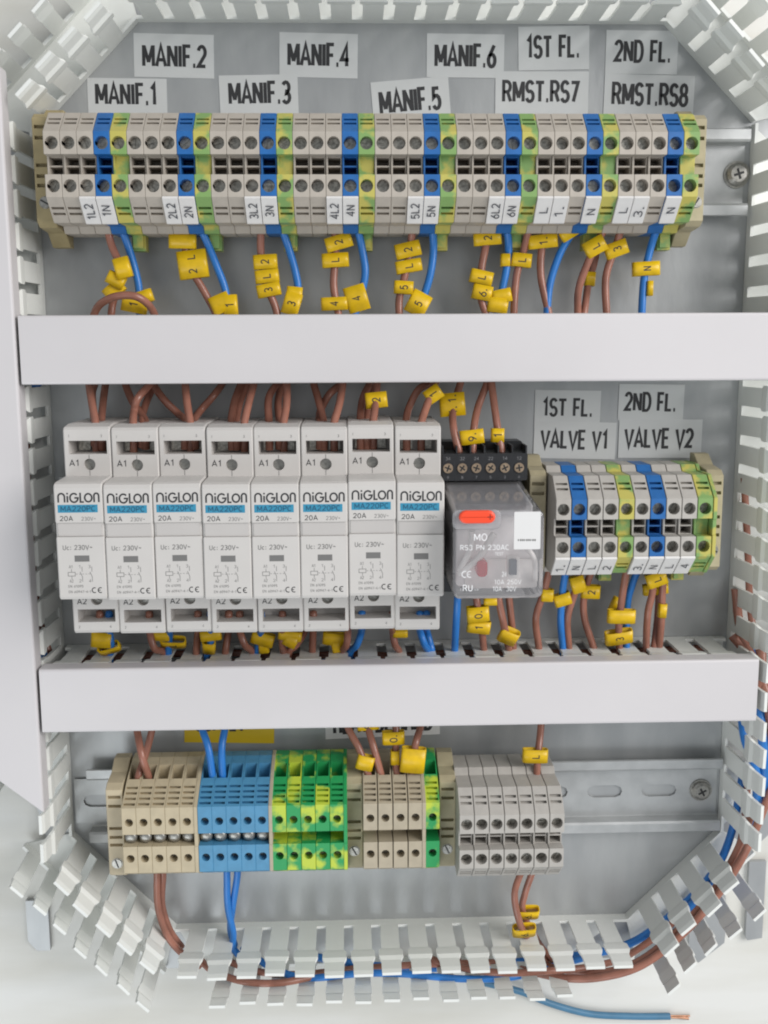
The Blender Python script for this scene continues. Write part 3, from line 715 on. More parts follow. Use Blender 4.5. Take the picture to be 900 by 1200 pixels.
def lean(mb): mb.v = [(x, y + (4.6 * (ZT - z) / (ZT - 10) if y > 0 else 0), z) for x, y, z in mb.v]     # the case widens towards its base
mb = MB(); rbox(mb, -hx, hx, -hy, hy, 6, ZT, 2.6, 1.2, 4); lean(mb)
mb.obj('clear_case', M_clear, t)
mb = MB(); rbox(mb, -hx + 1.6, hx - 1.6, -hy + 1.6, hy - 6.5, -12, 6, 1.5, .3)
mb.obj('plug_base', M_bobbin, t)
mb = MB(); rbox(mb, -8.5, 8.5, -hy + 4, hy - 9, 6, 33, 3, 1); mb.box(-12.5, 12.5, -hy + 3, hy - 7, 33, 35); rbox(mb, -14.5, -9.5, -hy + 4, hy - 12, 6, 29, 1, .5); rbox(mb, 9.5, 14.5, -hy + 4, hy - 12, 6, 29, 1, .5)
mb.obj('coil_bobbin', M_bobbin, t)
mb = MB(); rbox(mb, -hx + 2.2, hx - 2.2, -hy + 2.2, hy - 4, 41.5, 44.5, 1.5, .5); mb.obj('contact_carrier', mat('carrier_plastic', (0.86, 0.81, 0.80), 0.5, var=.14, scale=120), t)
mb = MB(); rbox(mb, -hx + 1.9, hx - 1.9, hy - 6, hy - 1.0, 6.5, 42, 1, .5); lean(mb); mb.obj('contact_block', mat('contact_plastic', (0.80, 0.78, 0.80), 0.5, var=.15, scale=120), t)
def rpt(px, py, z): q = P(px, py, z + 24); return (q.x - (rx0 + rx1) / 2, q.y - (ry0 + ry1) / 2)
def rtube(name, pts, r, m, z0):
    c = [Vector((*rpt(px, py, z), z)) for px, py, z in pts]; tube_obj(name, c, r, m, t)
def catmull(pts, seg=6):
    P_ = [pts[0] * 2 - pts[1]] + pts + [pts[-1] * 2 - pts[-2]]; out = []
    for i in range(1, len(P_) - 2):
        p0, p1, p2, p3 = P_[i - 1:i + 3]
        for k in range(seg):
            s = k / seg
            out.append(.5 * ((2 * p1) + (p2 - p0) * s + (2 * p0 - 5 * p1 + 4 * p2 - p3) * s * s + (3 * p1 - p0 - 3 * p2 + p3) * s ** 3))
    out.append(pts[-1].copy()); return out
def tube(mb, c, r, n=10):
    m = len(c); vs_ = []; fs = []; prev = None
    for i in range(m):
        t_ = (c[min(i + 1, m - 1)] - c[max(i - 1, 0)]).normalized()
        if prev is None:
            a = Vector((0, 0, 1)); a = a if abs(t_.dot(a)) < .9 else Vector((1, 0, 0)); u = (a - t_ * a.dot(t_)).normalized()
        else: u = (prev - t_ * prev.dot(t_)).normalized()
        prev = u; v = t_.cross(u)
        rr = r if not callable(r) else r(i / (m - 1))
        for k in range(n):
            a = 2 * math.pi * k / n; vs_.append(c[i] + (u * math.cos(a) + v * math.sin(a)) * rr)
    for i in range(m - 1):
        for k in range(n): fs.append((i * n + k, i * n + (k + 1) % n, (i + 1) * n + (k + 1) % n, (i + 1) * n + k))
    mb.add(vs_, fs, True); mb.add([vs_[k] for k in range(n)], [tuple(range(n - 1, -1, -1))]); mb.add([vs_[(m - 1) * n + k] for k in range(n)], [tuple(range(n))])
def tube_obj(name, pts, r, m, parent=None, seg=6, n=10):
    mb = MB(); tube(mb, catmull(pts, seg), r, n); return mb.obj(name, m, parent)
rtube('contact_lead', [(579, 625, 53), (560, 655, 51), (538, 672, 46)], 1.3, M_arm, 0)
rtube('contact_lead', [(553, 622, 53), (551, 645, 51), (538, 668, 46)], 1.2, M_arm, 0)
rtube('contact_lead', [(615, 640, 53), (626, 655, 51), (627, 680, 46)], 1.0, M_arm, 0)
# test lever
def rbx(name, px0, py0, px1, py1, z0, z1, m, r=1.0, c=.4):
    a = rpt(px0, py1, z1); b = rpt(px1, py0, z1); mb = MB(); rbox(mb, a[0], b[0], a[1], b[1], z0, z1, r, c); return mb.obj(name, m, t)
rbx('lever_bezel', 530, 597, 588, 621, ZT + .05, ZT + .7, M_clear, 2.5, .3)
lv = rbx('test_lever', 538, 598.5, 581, 614, ZT + .75, ZT + 2.6, M_orange, 2.4, .7)
mb = MB(); a = rpt(574.5, 606, ZT + 2.7); mb.box(a[0] - 1.0, a[0] + 1.0, a[1] - .18, a[1] + .18, ZT + 2.55, ZT + 2.66); mb.box(a[0] - .18, a[0] + .18, a[1] - 1.0, a[1] + 1.0, ZT + 2.55, ZT + 2.68); mb.obj('cross_mark', mat('dark_red_print', (.25, .02, .01), .5), lv)
sk = rbx('sticker', 602, 599.5, 634, 644, ZT + .02, ZT + .14, M_wstick, .4, .05)
mb = MB()
for k in range(9):
    a = rpt(607 + k * 2.4, 634 - 2.2, ZT + .2); b = rpt(607 + k * 2.4 + (1.7 if k % 3 else 1.1), 634, ZT + .2)
    mb.box(a[0], b[0], b[1], a[1], ZT + .13, ZT + .2)
mb.obj('small_print', M_ink2, sk)
rbx('indicator_led', 559, 657, 572, 677, ZT - 10, ZT - 2.5, M_red, 1.6, 1.0)
rbx('flag_window', 597, 656, 606, 674, ZT - 5, ZT - 3, mat('slate_flag', (.10, .12, .15), .4), .3, .2)
rbx('flag_frame', 594, 652, 609, 678, ZT - 7, ZT - 5.1, M_arm, .3, .2)
rbx('frame_plate', 545, 655, 630, 690, ZT - 11.3, ZT - 10.2, M_arm, 1, .4)
mb = MB()
def rtxt(s, px0, py0, px1, py1, b=0.0):
    a = rpt(px0, py1, ZT); c = rpt(px1, py0, ZT); txt(mb, s, a[0], c[0], a[1], c[1], ZT + .08, b)
rtxt('MO', 555, 625, 571, 634, .01); rtxt('RS3 PN 230AC', 539, 638, 597, 645, .01)
for cx_ in (544.5, 550.5):
    q = rpt(cx_, 673, ZT); stroke(mb, arc(q[0], q[1], 1.0, 1.15, 60, 300, 8), .3, ZT + .08)
q = rpt(550.5, 673, ZT); stroke(mb, [(q[0] - 1, q[1]), (q[0], q[1])], .28, ZT + .08)
rtxt('c', 539, 689, 541.5, 692); rtxt('RU', 542, 685, 554, 693, .03); rtxt('us', 556, 689, 561, 692)
rtxt('10A', 577, 687, 588, 693); rtxt('30V', 593, 687, 605, 693); rtxt('10A 250V', 579, 679, 611, 685)
rtxt('24', 588, 670, 594, 676); rtxt('TEST', 580, 647, 590, 651)
mb.obj('lettering', M_print, t, raw=True)

# ------------------------------------------------------------------ stickers on the plate
def sticker(text, rect, tb, label, m=M_stick, rot=0.0, bold=.012, fill=None):
    x0, y0, x1, y1 = rect
    a, b = P(x0, y1, 0), P(x1, y0, 0); cx, cy = (a.x + b.x) / 2, (a.y + b.y) / 2
    mb = MB(); w_, h_ = (b.x - a.x) / 2, (b.y - a.y) / 2
    global STZ
    STZ += .02
    mb.box(-w_, w_, -h_, h_, 0, .1)
    o = mb.obj('label_sticker', m, None, (cx, cy, .02 + STZ)); o.rotation_euler.z = rot
    tag(o, label, 'sticker', 'printed stickers on the plate')
    c, d = P(tb[0], tb[3], 0), P(tb[2], tb[1], 0)
    mb = MB(); txt(mb, text, c.x - cx, d.x - cx, c.y - cy, d.y - cy, .16, bold, wt=.145)
    mb.obj('lettering', M_ink, o, raw=True)
    return o
STZ = 0.0
sticker('MANIF.2', (158, 40, 250, 91), (167, 52, 242, 80), 'whitish plate sticker reading MANIF.2, the second manifold', rot=-.02)
sticker('MANIF.1', (104, 92, 195, 136), (112, 97, 184, 124), 'whitish plate sticker reading MANIF.1, the first manifold', rot=-.01)
sticker('MANIF.4', (328, 39, 419, 91), (337, 50, 410, 79), 'whitish plate sticker reading MANIF.4, the fourth manifold', rot=-.02)
sticker('MANIF.3', (258, 88, 349, 136), (268, 95, 341, 123), 'whitish plate sticker reading MANIF.3, the third manifold', rot=.02)
sticker('MANIF.5', (436, 93, 527, 140), (444, 103, 517, 132), 'whitish tilted plate sticker reading MANIF.5, the fifth manifold', rot=.085)
sticker('MANIF.6', (500, 40, 591, 91), (509, 51, 582, 80), 'whitish plate sticker reading MANIF.6, the sixth manifold', rot=-.01)
sticker('1ST FL.', (607, 31, 691, 82), (616, 41, 680, 69), 'plate sticker reading 1ST FL. above the RMST.RS7 sticker', rot=.02)
sticker('2ND FL.', (709, 36, 795, 87), (719, 47, 787, 74), 'plate sticker reading 2ND FL. above the RMST.RS8 sticker', rot=-.01)
sticker('RMST.RS7', (580, 84, 690, 134), (588, 94, 679, 121), 'plate sticker reading RMST.RS7 above the top terminals', rot=.0)
sticker('RMST.RS8', (707, 88, 814, 136), (716, 97, 807, 125), 'plate sticker reading RMST.RS8 above the top terminals', rot=-.02)
sticker('1ST FL.', (626, 457, 704, 503), (635, 466, 695, 489), 'plate sticker reading 1ST FL. above the VALVE V1 sticker', rot=-.02)
sticker('2ND FL.', (724, 450, 802, 493), (731, 459, 793, 483), 'plate sticker reading 2ND FL. above the VALVE V2 sticker', rot=-.02)
sticker('VALVE V1', (625, 494, 722, 538), (633, 503, 713, 527), 'plate sticker reading VALVE V1 under a 1ST FL. sticker', rot=-.025)
sticker('VALVE V2', (724, 491, 823, 537), (731, 501, 813, 526), 'plate sticker reading VALVE V2 under a 2ND FL. sticker', rot=-.01)
sticker('SUPPLY', (217, 825, 321, 871), (229, 835, 288, 858), 'yellow sticker reading SUPPLY half hidden under the lower trunking cover', M_ystick, -.03)
sticker('HEAT DEMAND', (381, 822, 515, 864), (390, 832, 507, 859), 'white sticker reading HEAT DEMAND half hidden under the lower trunking cover', M_wstick, .03)

# ------------------------------------------------------------------ wires
YM = {}
def ring_mesh(Wd, h, dp):
    k = (round(Wd, 1), round(h, 1), round(dp, 1))
    if k in YM: return YM[k]
    mb = MB(); n = 32; T = .45
    def pt(a, i):
        c, s = math.cos(a), math.sin(a); e = .48
        return ((abs(c) ** e) * (1 if c >= 0 else -1) * (Wd / 2 - i), (abs(s) ** e) * (1 if s >= 0 else -1) * (dp / 2 - i))
    rows = []
    for i, zz in ((0, -h / 2), (0, h / 2), (T, h / 2), (T, -h / 2)):
        rows.append([(pt(2 * math.pi * q / n, i)[0], zz, pt(2 * math.pi * q / n, i)[1]) for q in range(n)])
    vs_ = [p for r in rows for p in r]
    for r in range(4):
        r2 = (r + 1) % 4
        fs = [(r * n + q, r * n + (q + 1) % n, r2 * n + (q + 1) % n, r2 * n + q) for q in range(n)]
        if r == 0: mb.add(vs_, fs, r in (0, 2))
        else:
            for f in fs: mb.f.append(f); mb.sm.append(r in (0, 2))
    me = mb.mesh('cable_marker'); me.materials.append(M_yellow); YM[k] = me; return me
WIRES = []
def wire(col, pts, label, marks=(), r=1.55, seg=7, name='wire', group='wires inside the panel'):
    c = catmull([P(*p) if len(p) == 3 else Vector(p[:3]) for p in pts], seg)
    mb = MB(); tube(mb, c, r, 12)
    m = {'b': M_brown, 'u': M_bluew, 't': M_teal}[col]
    base = c[0]
    mb.v = [(x - base.x, y - base.y, z - base.z) for x, y, z in mb.v]
    o = mb.obj(name, m, None, base); tag(o, label, 'wire', group)
    for mk in marks:
        px, py, text = mk[0], mk[1], mk[2]
        Wd, h = (mk[3], mk[4]) if len(mk) > 4 else (8.2, 5.2)
        rot = mk[5] if len(mk) > 5 else None
        tip = mk[6] if len(mk) > 6 else 0.0
        # nearest wire point as seen in the picture
        best = min(range(len(c)), key=lambda i: (P(px, py, c[i].z) - c[i]).length)
        q = P(px, py, c[best].z + .3)
        tg_ = (c[min(best + 1, len(c) - 1)] - c[max(best - 1, 0)]).normalized()
        if tg_.y > 0: tg_ = -tg_
        ay = -tg_; ay.z *= .5; ay.normalize()
        if rot is not None: ay = Vector((math.sin(rot), math.cos(rot), ay.z * .3)).normalized()
        ay = (ay + Vector((0, 0, tip))).normalized()
        ax = ay.cross(Vector((0, 0, 1))).normalized(); az = ax.cross(ay)
        dp = 4.2
        g = mobj('cable_marker', ring_mesh(Wd, h, dp), None, o)
        g.matrix_local = Matrix(((ax.x, ay.x, az.x, (q.x - base.x) * MM), (ax.y, ay.y, az.y, (q.y - base.y) * MM), (ax.z, ay.z, az.z, (q.z - base.z) * MM), (0, 0, 0, 1)))
        if text:
            l = MB(); parts = text.split('/')
            for j, s in enumerate(parts):
                yy = ((len(parts) - 1) / 2 - j) * h / len(parts)
                L = 2.0 if len(s) == 1 else 3.6 if s.strip('.') != s else 4.0
                H = min(3.4, h / len(parts) * .66)
                txt(l, s, -min(2.2, Wd * .28), min(2.2, Wd * .28), yy - H / 2, yy + H / 2, dp / 2 + .07, .008, 0) if mk[-1] == 'h' else txt(l, s, -L / 2 * .95, L / 2 * .95, yy - 1.75, yy + 1.75, dp / 2 + .07, .008, math.pi / 2)
            l.obj('lettering', M_ink, g, raw=True)
    return o
E1, E2 = 384, 412            # picture rows inside the upper trunking
def top(col, x0, mid, xe, label, marks=(), z0=22):
    pts = [(x0, 246, z0), (x0, 258, z0 - 1)] + [(a, b, 18 if len(q) == 0 else q[0]) for a, b, *q in mid] + [(xe, 372, 18), (xe + random.uniform(-3, 3), 398, 15)]
    return wire(col, pts, label, marks)
# from the long top row down into the upper trunking
top('b', 125, [(130, 285, 20), (141, 312, 22), (142, 330, 20), (133, 352, 18)], 130, 'brown wire dropping from terminal 1L2 through a curled yellow marker', [(144, 314, '', 6.5, 8.0, -.25), (136, 328, '', 7.5, 5, .5), (134, 340, '', 8.5, 5.5, -.7)])
top('u', 139, [(150, 288), (158, 315), (163, 340)], 164, 'blue wire dropping from terminal 1N into the upper trunking', [(166, 349, '', 9.5, 5.0, -.3), (158, 357, '1', 10.5, 6.5, .2)])
wire('b', [(105, 395, 14), (112, 364, 22), (126, 351, 27), (146, 346, 29), (165, 350, 28), (180, 366, 22), (186, 395, 14)], 'brown wire arching out of the upper trunking below terminal 1N')
top('b', 214, [(217, 290), (226, 318), (240, 343)], 254, 'brown wire from terminal 2L2 with yellow markers L and 2', [(214, 283, '', 11, 5.6, .03), (226, 310, 'L/2', 12, 11, -.12)])
top('u', 231, [(243, 285), (254, 312), (264, 340)], 268, 'blue wire from terminal 2N with slanted yellow marker', [(259, 356, '', 8.5, 7.5, -.4), (270, 358, '1', 6, 8.5, -.05)])
top('b', 306, [(306, 300), (313, 335), (322, 358)], 325, 'brown wire from terminal 3L2 with yellow markers 2, L and 3', [(311, 307, '2', 9.8, 5.7, -.06), (313, 324, 'L', 9.8, 5.2, -.1), (315, 340, '3', 9.8, 5.2, -.18)])
top('u', 327, [(338, 290), (346, 318), (349, 342)], 343, 'blue wire from terminal 3N into an upright yellow marker', [(345, 345, '', 6.5, 6, .1), (342, 356, '3', 7, 9, .3)])
top('b', 392, [(393, 300), (391, 335)], 397, 'brown wire from terminal 4L2 with yellow markers 2, L and 4', [(397, 284, '2', 11, 5.6, -.28), (393, 305, 'L', 11, 5.6, -.06), (392, 356, '4', 11, 5.2, -.04)])
top('u', 417, [(424, 290), (428, 318), (424, 342)], 415, 'blue wire from terminal 4N with slanted yellow marker 4', [(418, 350, '4', 9.0, 10.5, -.28)])
top('b', 484, [(481, 290), (474, 325), (468, 350)], 468, 'brown wire from terminal 5L2 with yellow markers 2, L and 5', [(478, 293, '2', 10.5, 6, -.22), (479, 312, 'L', 10.8, 5, -.17), (473, 337, '5', 8, 5.2, .06)])
top('u', 506, [(508, 290), (505, 318), (498, 343)], 487, 'blue wire from terminal 5N with slanted yellow marker 5', [(490, 356, '5', 8.5, 9.5, .5)])
top('b', 574, [(569, 290), (564, 318), (564, 350)], 570, 'brown wire from terminal 6L2 with yellow markers 2, L and 6', [(571, 279, '2', 11.3, 5.6, -.08), (564, 325, 'L', 9.5, 5.4, .22), (565, 343, '6.', 8.3, 6, .2)])
top('u', 593, [(596, 290), (593, 318), (588, 342)], 583, 'blue wire from terminal 6N with curled yellow marker', [(588, 347, '', 8, 5.5, -.2), (583, 358, '', 8.5, 6, .15), (592, 305, '', 4.0, 5, .0)])
top('b', 622, [(614, 292), (605, 325)], 602, 'brown wire with yellow marker L dropping beside terminal 6N', [(611, 305, 'L', 8.3, 5.4, .1)])
top('b', 641, [(635, 290), (634, 325)], 644, 'brown wire with yellow marker 1. below the RMST.RS7 terminals', [(636, 283, '1.', 12, 5.4, -.1)])
top('u', 680, [(669, 275), (655, 300), (644, 335)], 641, 'blue wire with slanted yellow marker N below the 1ST FL. blue terminal', [(670, 269, 'N', 11, 5.6, -.55)])
top('b', 700, [(698, 300, 12), (690, 330, 11)], 684, 'brown wire hidden behind the wire marked L, short blank yellow marker', [(691, 327, '', 4.5, 5.6, .08)], z0=14)
top('b', 714, [(703, 278, 21), (688, 310, 21), (678, 340, 20)], 677, 'brown wire with slanted yellow marker L from the 2ND FL. terminal L', [(697, 289, 'L', 9, 6.6, -.5)])
top('b', 730, [(722, 288), (710, 325)], 711, 'brown wire with slanted yellow marker 3 under the RMST.RS8 terminals', [(722, 292, '3', 9.5, 6, -.35)])
top('u', 774, [(764, 285), (755, 325)], 752, 'blue wire with yellow marker N from the 2ND FL. blue terminal', [(757, 315, 'N', 11.3, 5.6, -.05), (761, 338, '', 2.6, 6, 0)])
# from the upper trunking into the contactors
def ctop(x0, mid, xe, ye, label, z=(20, 36), marks=(), zm=None):
    pts = [(x0, 425, 16), (x0, 446, z[0])] + [(a, b, zm if zm else (z[0] + z[1]) / 2) for a, b in mid] + [(xe, ye - 4, z[1]), (xe + .6, ye + 10, 42), (xe + .6, ye + 30, 41.5)]
    return wire('b', pts, label, marks)
cn = ['end', 'second', 'third', 'fourth', 'fifth', 'sixth', 'seventh', 'eighth']
ctop(104, [(107, 468)], 112, 500, 'front brown wire entering the top of the end contactor', (24, 42))
ctop(124, [(121, 470)], 119, 497, 'brown wire behind the front one at the end contactor', (14, 30))
ctop(112, [(108, 462)], 110, 492, 'thin brown strand lying left behind at the end contactor', (12, 26))
ctop(178, [(162, 466), (157, 482)], 156, 500, 'brown wire curving into the top of the second contactor', (26, 42))
ctop(146, [(155, 470)], 170, 496, 'brown wire crossing behind the second contactor entry', (14, 28))
ctop(182, [(172, 470)], 166, 494, 'brown wire leaning behind at the second contactor', (12, 26))
ctop(178, [(192, 468), (208, 484)], 216, 496, 'brown wire slanting across to the third contactor', (18, 30))
ctop(217, [(219, 470)], 223, 501, 'front brown wire straight into the third contactor', (26, 42))
ctop(262, [(250, 464), (236, 480)], 228, 496, 'brown wire slanting back to the third contactor', (14, 28))
ctop(283, [(275, 470)], 271, 497, 'left brown wire of the bundle at the fourth contactor', (18, 32))
ctop(290, [(281, 472)], 277, 497, 'middle brown wire of the bundle at the fourth contactor', (16, 30))
ctop(298, [(292, 470)], 286, 501, 'front brown wire curving into the fourth contactor', (26, 42))
ctop(326, [(315, 466)], 315, 497, 'left brown wire at the contactor fourth from the relay', (20, 32))
ctop(331, [(326, 470)], 327, 496, 'brown wire behind at the contactor fourth from the relay', (14, 28))
ctop(336, [(336, 472)], 332, 502, 'front brown wire at the contactor fourth from the relay', (26, 42))
ctop(367, [(373, 468)], 379, 497, 'left brown wire at the contactor third from the relay', (18, 32))
ctop(402, [(386, 462), (376, 480)], 374, 496, 'brown wire crossing behind at the contactor third from the relay', (14, 28))
ctop(402, [(398, 472)], 391, 502, 'front brown wire at the contactor third from the relay', (26, 42))
ctop(434, [(425, 468)], 422, 497, 'left brown wire at the contactor second from the relay', (18, 32))
ctop(439, [(432, 470)], 429, 496, 'brown wire behind at the contactor second from the relay', (14, 28))
ctop(442, [(440, 472)], 437, 502, 'front brown wire with yellow marker 2 above the contactors', (26, 42), [(441, 469, '2', 8.8, 6.2, -.1)])
ctop(512, [(492, 455), (480, 476)], 476, 497, 'brown wire curving into the contactor beside the relay', (18, 32))
ctop(511, [(500, 476)], 493, 502, 'brown wire with slanted yellow marker into the contactor beside the relay', (26, 42), [(508, 462, '1', 7, 6, -.6)])
# into the relay socket
wire('b', [(541, 425, 15), (540, 447, 18), (531, 478, 22), (532, 505, 28), (538, 529, 30), (539, 536, 28)], 'brown wire with large yellow marker 1 1 entering the relay socket', [(530, 474, '1./1.', 10.6, 9.6, -.08)])
wire('b', [(575, 425, 14), (571, 448, 18), (560, 478, 22), (555, 505, 28), (554, 530, 30), (554, 538, 28)], 'brown wire with yellow marker 9. entering the relay socket', [(553, 512, '9.', 9.8, 5.8, -.12)])
wire('b', [(574, 425, 16), (576, 448, 20), (580, 480, 24), (584, 508, 28), (588, 530, 30), (588, 538, 28)], 'thin brown wire with small yellow marker entering the relay socket', [(583, 510, '1', 5.4, 5.6, .02)])
# below the contactors into the lower trunking
def cbot(col, x0, xs, label, marks=(), z=24, mid=None, x1=None):
    pts = [(x0, 717, 43), (x0, 724, 43), (x0, 738, z)] + ([(mid[0], mid[1], z - 2)] if mid else []) + [(xs, 766, 17), ((x1 or xs), 800, 12)]
    return wire(col, pts, label, marks)
cbot('u', 128, 129, 'blue wire below the end contactor inside yellow rings', [(119, 749, '', 8.5, 6.5, .1), (128, 759, '', 9.5, 3.6, -.25, .9)], mid=(130, 755))
cbot('b', 117, 124, 'brown wire below the end contactor beside the blue one', z=18)
cbot('b', 175, 192, 'brown wire curving into the trunking below the second contactor', mid=(181, 760))
cbot('u', 199, 197, 'blue wire with yellow ring below the second contactor', [(187, 744, '', 9, 4.0, .1), (203, 752, 'L', 11, 4.0, .05, .9)], z=22)
cbot('b', 232, 230, 'brown wire below the third contactor', z=22)
cbot('u', 247, 243, 'blue wire with yellow markers below the third contactor', [(247, 744, '', 9, 4.4, -.1), (245, 757, '', 5.5, 6.5, .1, .6)], mid=(247, 752))
cbot('b', 281, 296, 'brown wire sweeping below the fourth contactor', mid=(287, 756))
cbot('b', 268, 264, 'brown wire dropping straight below the fourth contactor', z=18)
cbot('u', 306, 301, 'blue wire under yellow marker below the fourth contactor', [(308, 748, '', 10, 5.5, .3), (309, 757, '', 4.5, 5.5, -.1)], z=22)
cbot('b', 331, 332, 'brown wire below the contactor fourth from the relay', [(340, 744, '', 10, 4.2, .15), (341, 750, '', 6, 5.5, .5)], z=24, mid=(331, 756))
cbot('b', 358, 338, 'brown wire slanting below the contactor fourth from the relay', z=18, mid=(347, 756))
cbot('b', 367, 366, 'brown wire with yellow marker below the contactor third from the relay', [(391, 748, '', 9.5, 5.2, .1), (394, 757, '', 4.2, 5, -.2)], z=20)
cbot('b', 408, 400, 'brown wire at the contactor second from the relay', z=24, mid=(406, 756))
cbot('u', 424, 410, 'blue wire slanting below the contactor second from the relay', z=22, mid=(418, 756))
cbot('b', 460, 468, 'brown wire with small yellow marker below the contactor beside the relay', [(469, 741, '', 6.5, 3.5, .0)], mid=(463, 756))
cbot('u', 492, 502, 'blue wire bending into the trunking below the contactor beside the relay', mid=(497, 754))
cbot('u', 500, 506, 'second blue wire below the contactor beside the relay', z=19, mid=(504, 754))
# below the relay
wire('u', [(536, 690, 24), (536, 706, 26), (534, 740, 22), (533, 764, 17), (533, 798, 12)], 'blue wire dropping from the relay socket into the lower trunking')
wire('b', [(557, 690, 22), (559, 706, 24), (564, 735, 22), (567, 764, 17), (566, 798, 12)], 'brown wire with yellow markers 1 and 0. below the relay', [(560, 719, '0.', 9.6, 6.5, -.08), (561, 734, '1', 10, 5.4, .12), (575, 704, '', 6, 3.2, 0)])
wire('b', [(583, 690, 24), (585, 706, 25), (590, 730, 24), (597, 765, 17), (600, 798, 12)], 'brown wire with slanted yellow marker below the relay', [(596, 745, '', 8.2, 6.5, .4, .4)])
wire('b', [(596, 690, 20), (597, 706, 20), (600, 735, 18), (602, 765, 15), (606, 798, 12)], 'brown wire behind the slanted marker below the relay')
# below the short terminal row
def mbot(col, x0, mid, xs, label, marks=(), z=20):
    return wire(col, [(x0, 648, z + 2), (x0, 662, z + 1)] + [(a, b, z) for a, b in mid] + [(xs, 765, 16), (xs, 798, 12)], label, marks)
mbot('b', 645, [(637, 695), (628, 725)], 632, 'brown wire with small yellow marker below terminal 1. beside the relay', [(641, 697, '', 5.4, 5.2, .05)])
mbot('u', 664, [(659, 695), (657, 730)], 660, 'blue wire with slanted yellow marker below the VALVE V1 blue terminal', [(659, 702, '', 7.4, 5.2, -.3)])
mbot('b', 683, [(675, 690), (665, 725)], 667, 'brown wire with slanted yellow marker below terminal L of VALVE V1', [(677, 684, '', 6.2, 7.2, -.3)])
mbot('b', 695, [(685, 695), (685, 725)], 697, 'brown wire with yellow marker 2 below terminal 2', [(692, 693, '2', 8.2, 5.6, .05)], z=16)
mbot('b', 735, [(729, 700), (725, 735)], 726, 'brown wire with yellow markers ending in a 3 below VALVE V2', [(728, 722, '', 12, 5.8, .02), (725, 746, '3', 12, 5.8, -.14, .2)], z=22)
mbot('u', 749, [(741, 685), (735, 710)], 734, 'blue wire slanting behind the marker 3 below VALVE V2', [(722, 708, '', 4.5, 6, .4)], z=15)
mbot('b', 762, [(765, 690), (759, 720)], 757, 'brown wire with slanted yellow marker below the VALVE V2 terminal L', [(769, 678, 'L', 8.8, 6.2, -.35)], z=20)
mbot('b', 770, [(772, 695), (770, 730)], 766, 'middle brown wire of three below the VALVE V2 terminals', [(768, 690, '', 11, 4.5, -.1)], z=14)
mbot('b', 778, [(776, 700), (775, 730)], 772, 'brown wire with narrow yellow marker below the VALVE V2 terminals', [(776, 715, '', 3.6, 6, .05)], z=18)
# from the lower trunking into the bottom row
def bin_(col, x0, mid, xe, label, marks=(), ye=914, z=24):
    return wire(col, [(x0, 825, 16), (x0, 850, 19)] + [(a, b, z) for a, b in mid] + [(xe, ye - 4, 25), (xe + 1, ye + 10, 21)], label, marks)
bin_('b', 160, [(166, 884)], 174, 'front brown wire crossing into the beige terminals', z=28)
bin_('b', 179, [(170, 886)], 162, 'brown wire crossing behind into the beige terminals', z=20)
bin_('u', 236, [(244, 876)], 249, 'blue wire slanting into the light blue terminals')
bin_('u', 264, [(260, 876)], 261, 'blue wire dropping straight into the light blue terminals')
bin_('b', 407, [(421, 878)], 432, 'brown wire with blank yellow marker into the group of four beige terminals', [(428, 893, '', 7.4, 6.2, .25)])
bin_('b', 431, [(438, 876)], 447, 'brown wire with yellow marker 9 half under the trunking cover', [(431, 848, '9.', 9.5, 4.8, -.08)])
bin_('b', 464, [(464, 876)], 465, 'brown wire with yellow marker 0. above the four beige terminals', [(461, 864, '0.', 9.8, 5.6, -.03), (463, 887, '', 4, 6, 0)], z=22)
bin_('b', 493, [(487, 872)], 482, 'brown wire with large blank yellow marker beside the lone green terminal', [(484, 890, '', 10.5, 10.8, .1)], z=27)
bin_('b', 634, [(631, 880)], 629, 'brown wire with yellow marker L into the pale grey terminals', [(627, 885, 'L', 11, 5.8, .03)])
# out of the bottom row into the bottom trunking
wire('b', [(184, 1008, 20), (184, 1027, 19), (185, 1062, 18), (195, 1094, 17), (211, 1115, 14), (235, 1132, 10)], 'brown wire curving from the beige terminals into the bottom trunking')
wire('b', [(191, 1008, 18), (191, 1027, 17), (190, 1060, 14), (199, 1090, 12), (213, 1110, 9)], 'brown wire behind its twin below the beige terminals')
wire('u', [(266, 1008, 20), (266, 1027, 19), (267, 1062, 18), (273, 1092, 17), (274, 1112, 13), (290, 1128, 9)], 'blue wire dropping from the light blue terminals into the bottom trunking')
wire('u', [(278, 1008, 18), (278, 1027, 18), (273, 1060, 16), (270, 1088, 14), (275, 1108, 10)], 'blue wire behind its twin below the light blue terminals')
wire('b', [(613, 1004, 22), (612, 1018, 22), (603, 1048, 24), (610, 1084, 24), (624, 1108, 12), (640, 1128, 9)], 'brown wire with curled yellow marker 6. below the pale grey terminals', [(614, 1090, '6.', 10.6, 5.6, -.05, .5)])
wire('b', [(627, 1004, 20), (625, 1018, 20), (615, 1048, 19), (613, 1070, 18), (632, 1106, 10), (650, 1128, 9)], 'brown wire with yellow ring behind marker 6.', [(618, 1069, '6.', 10.6, 5.4, .0, .5)])
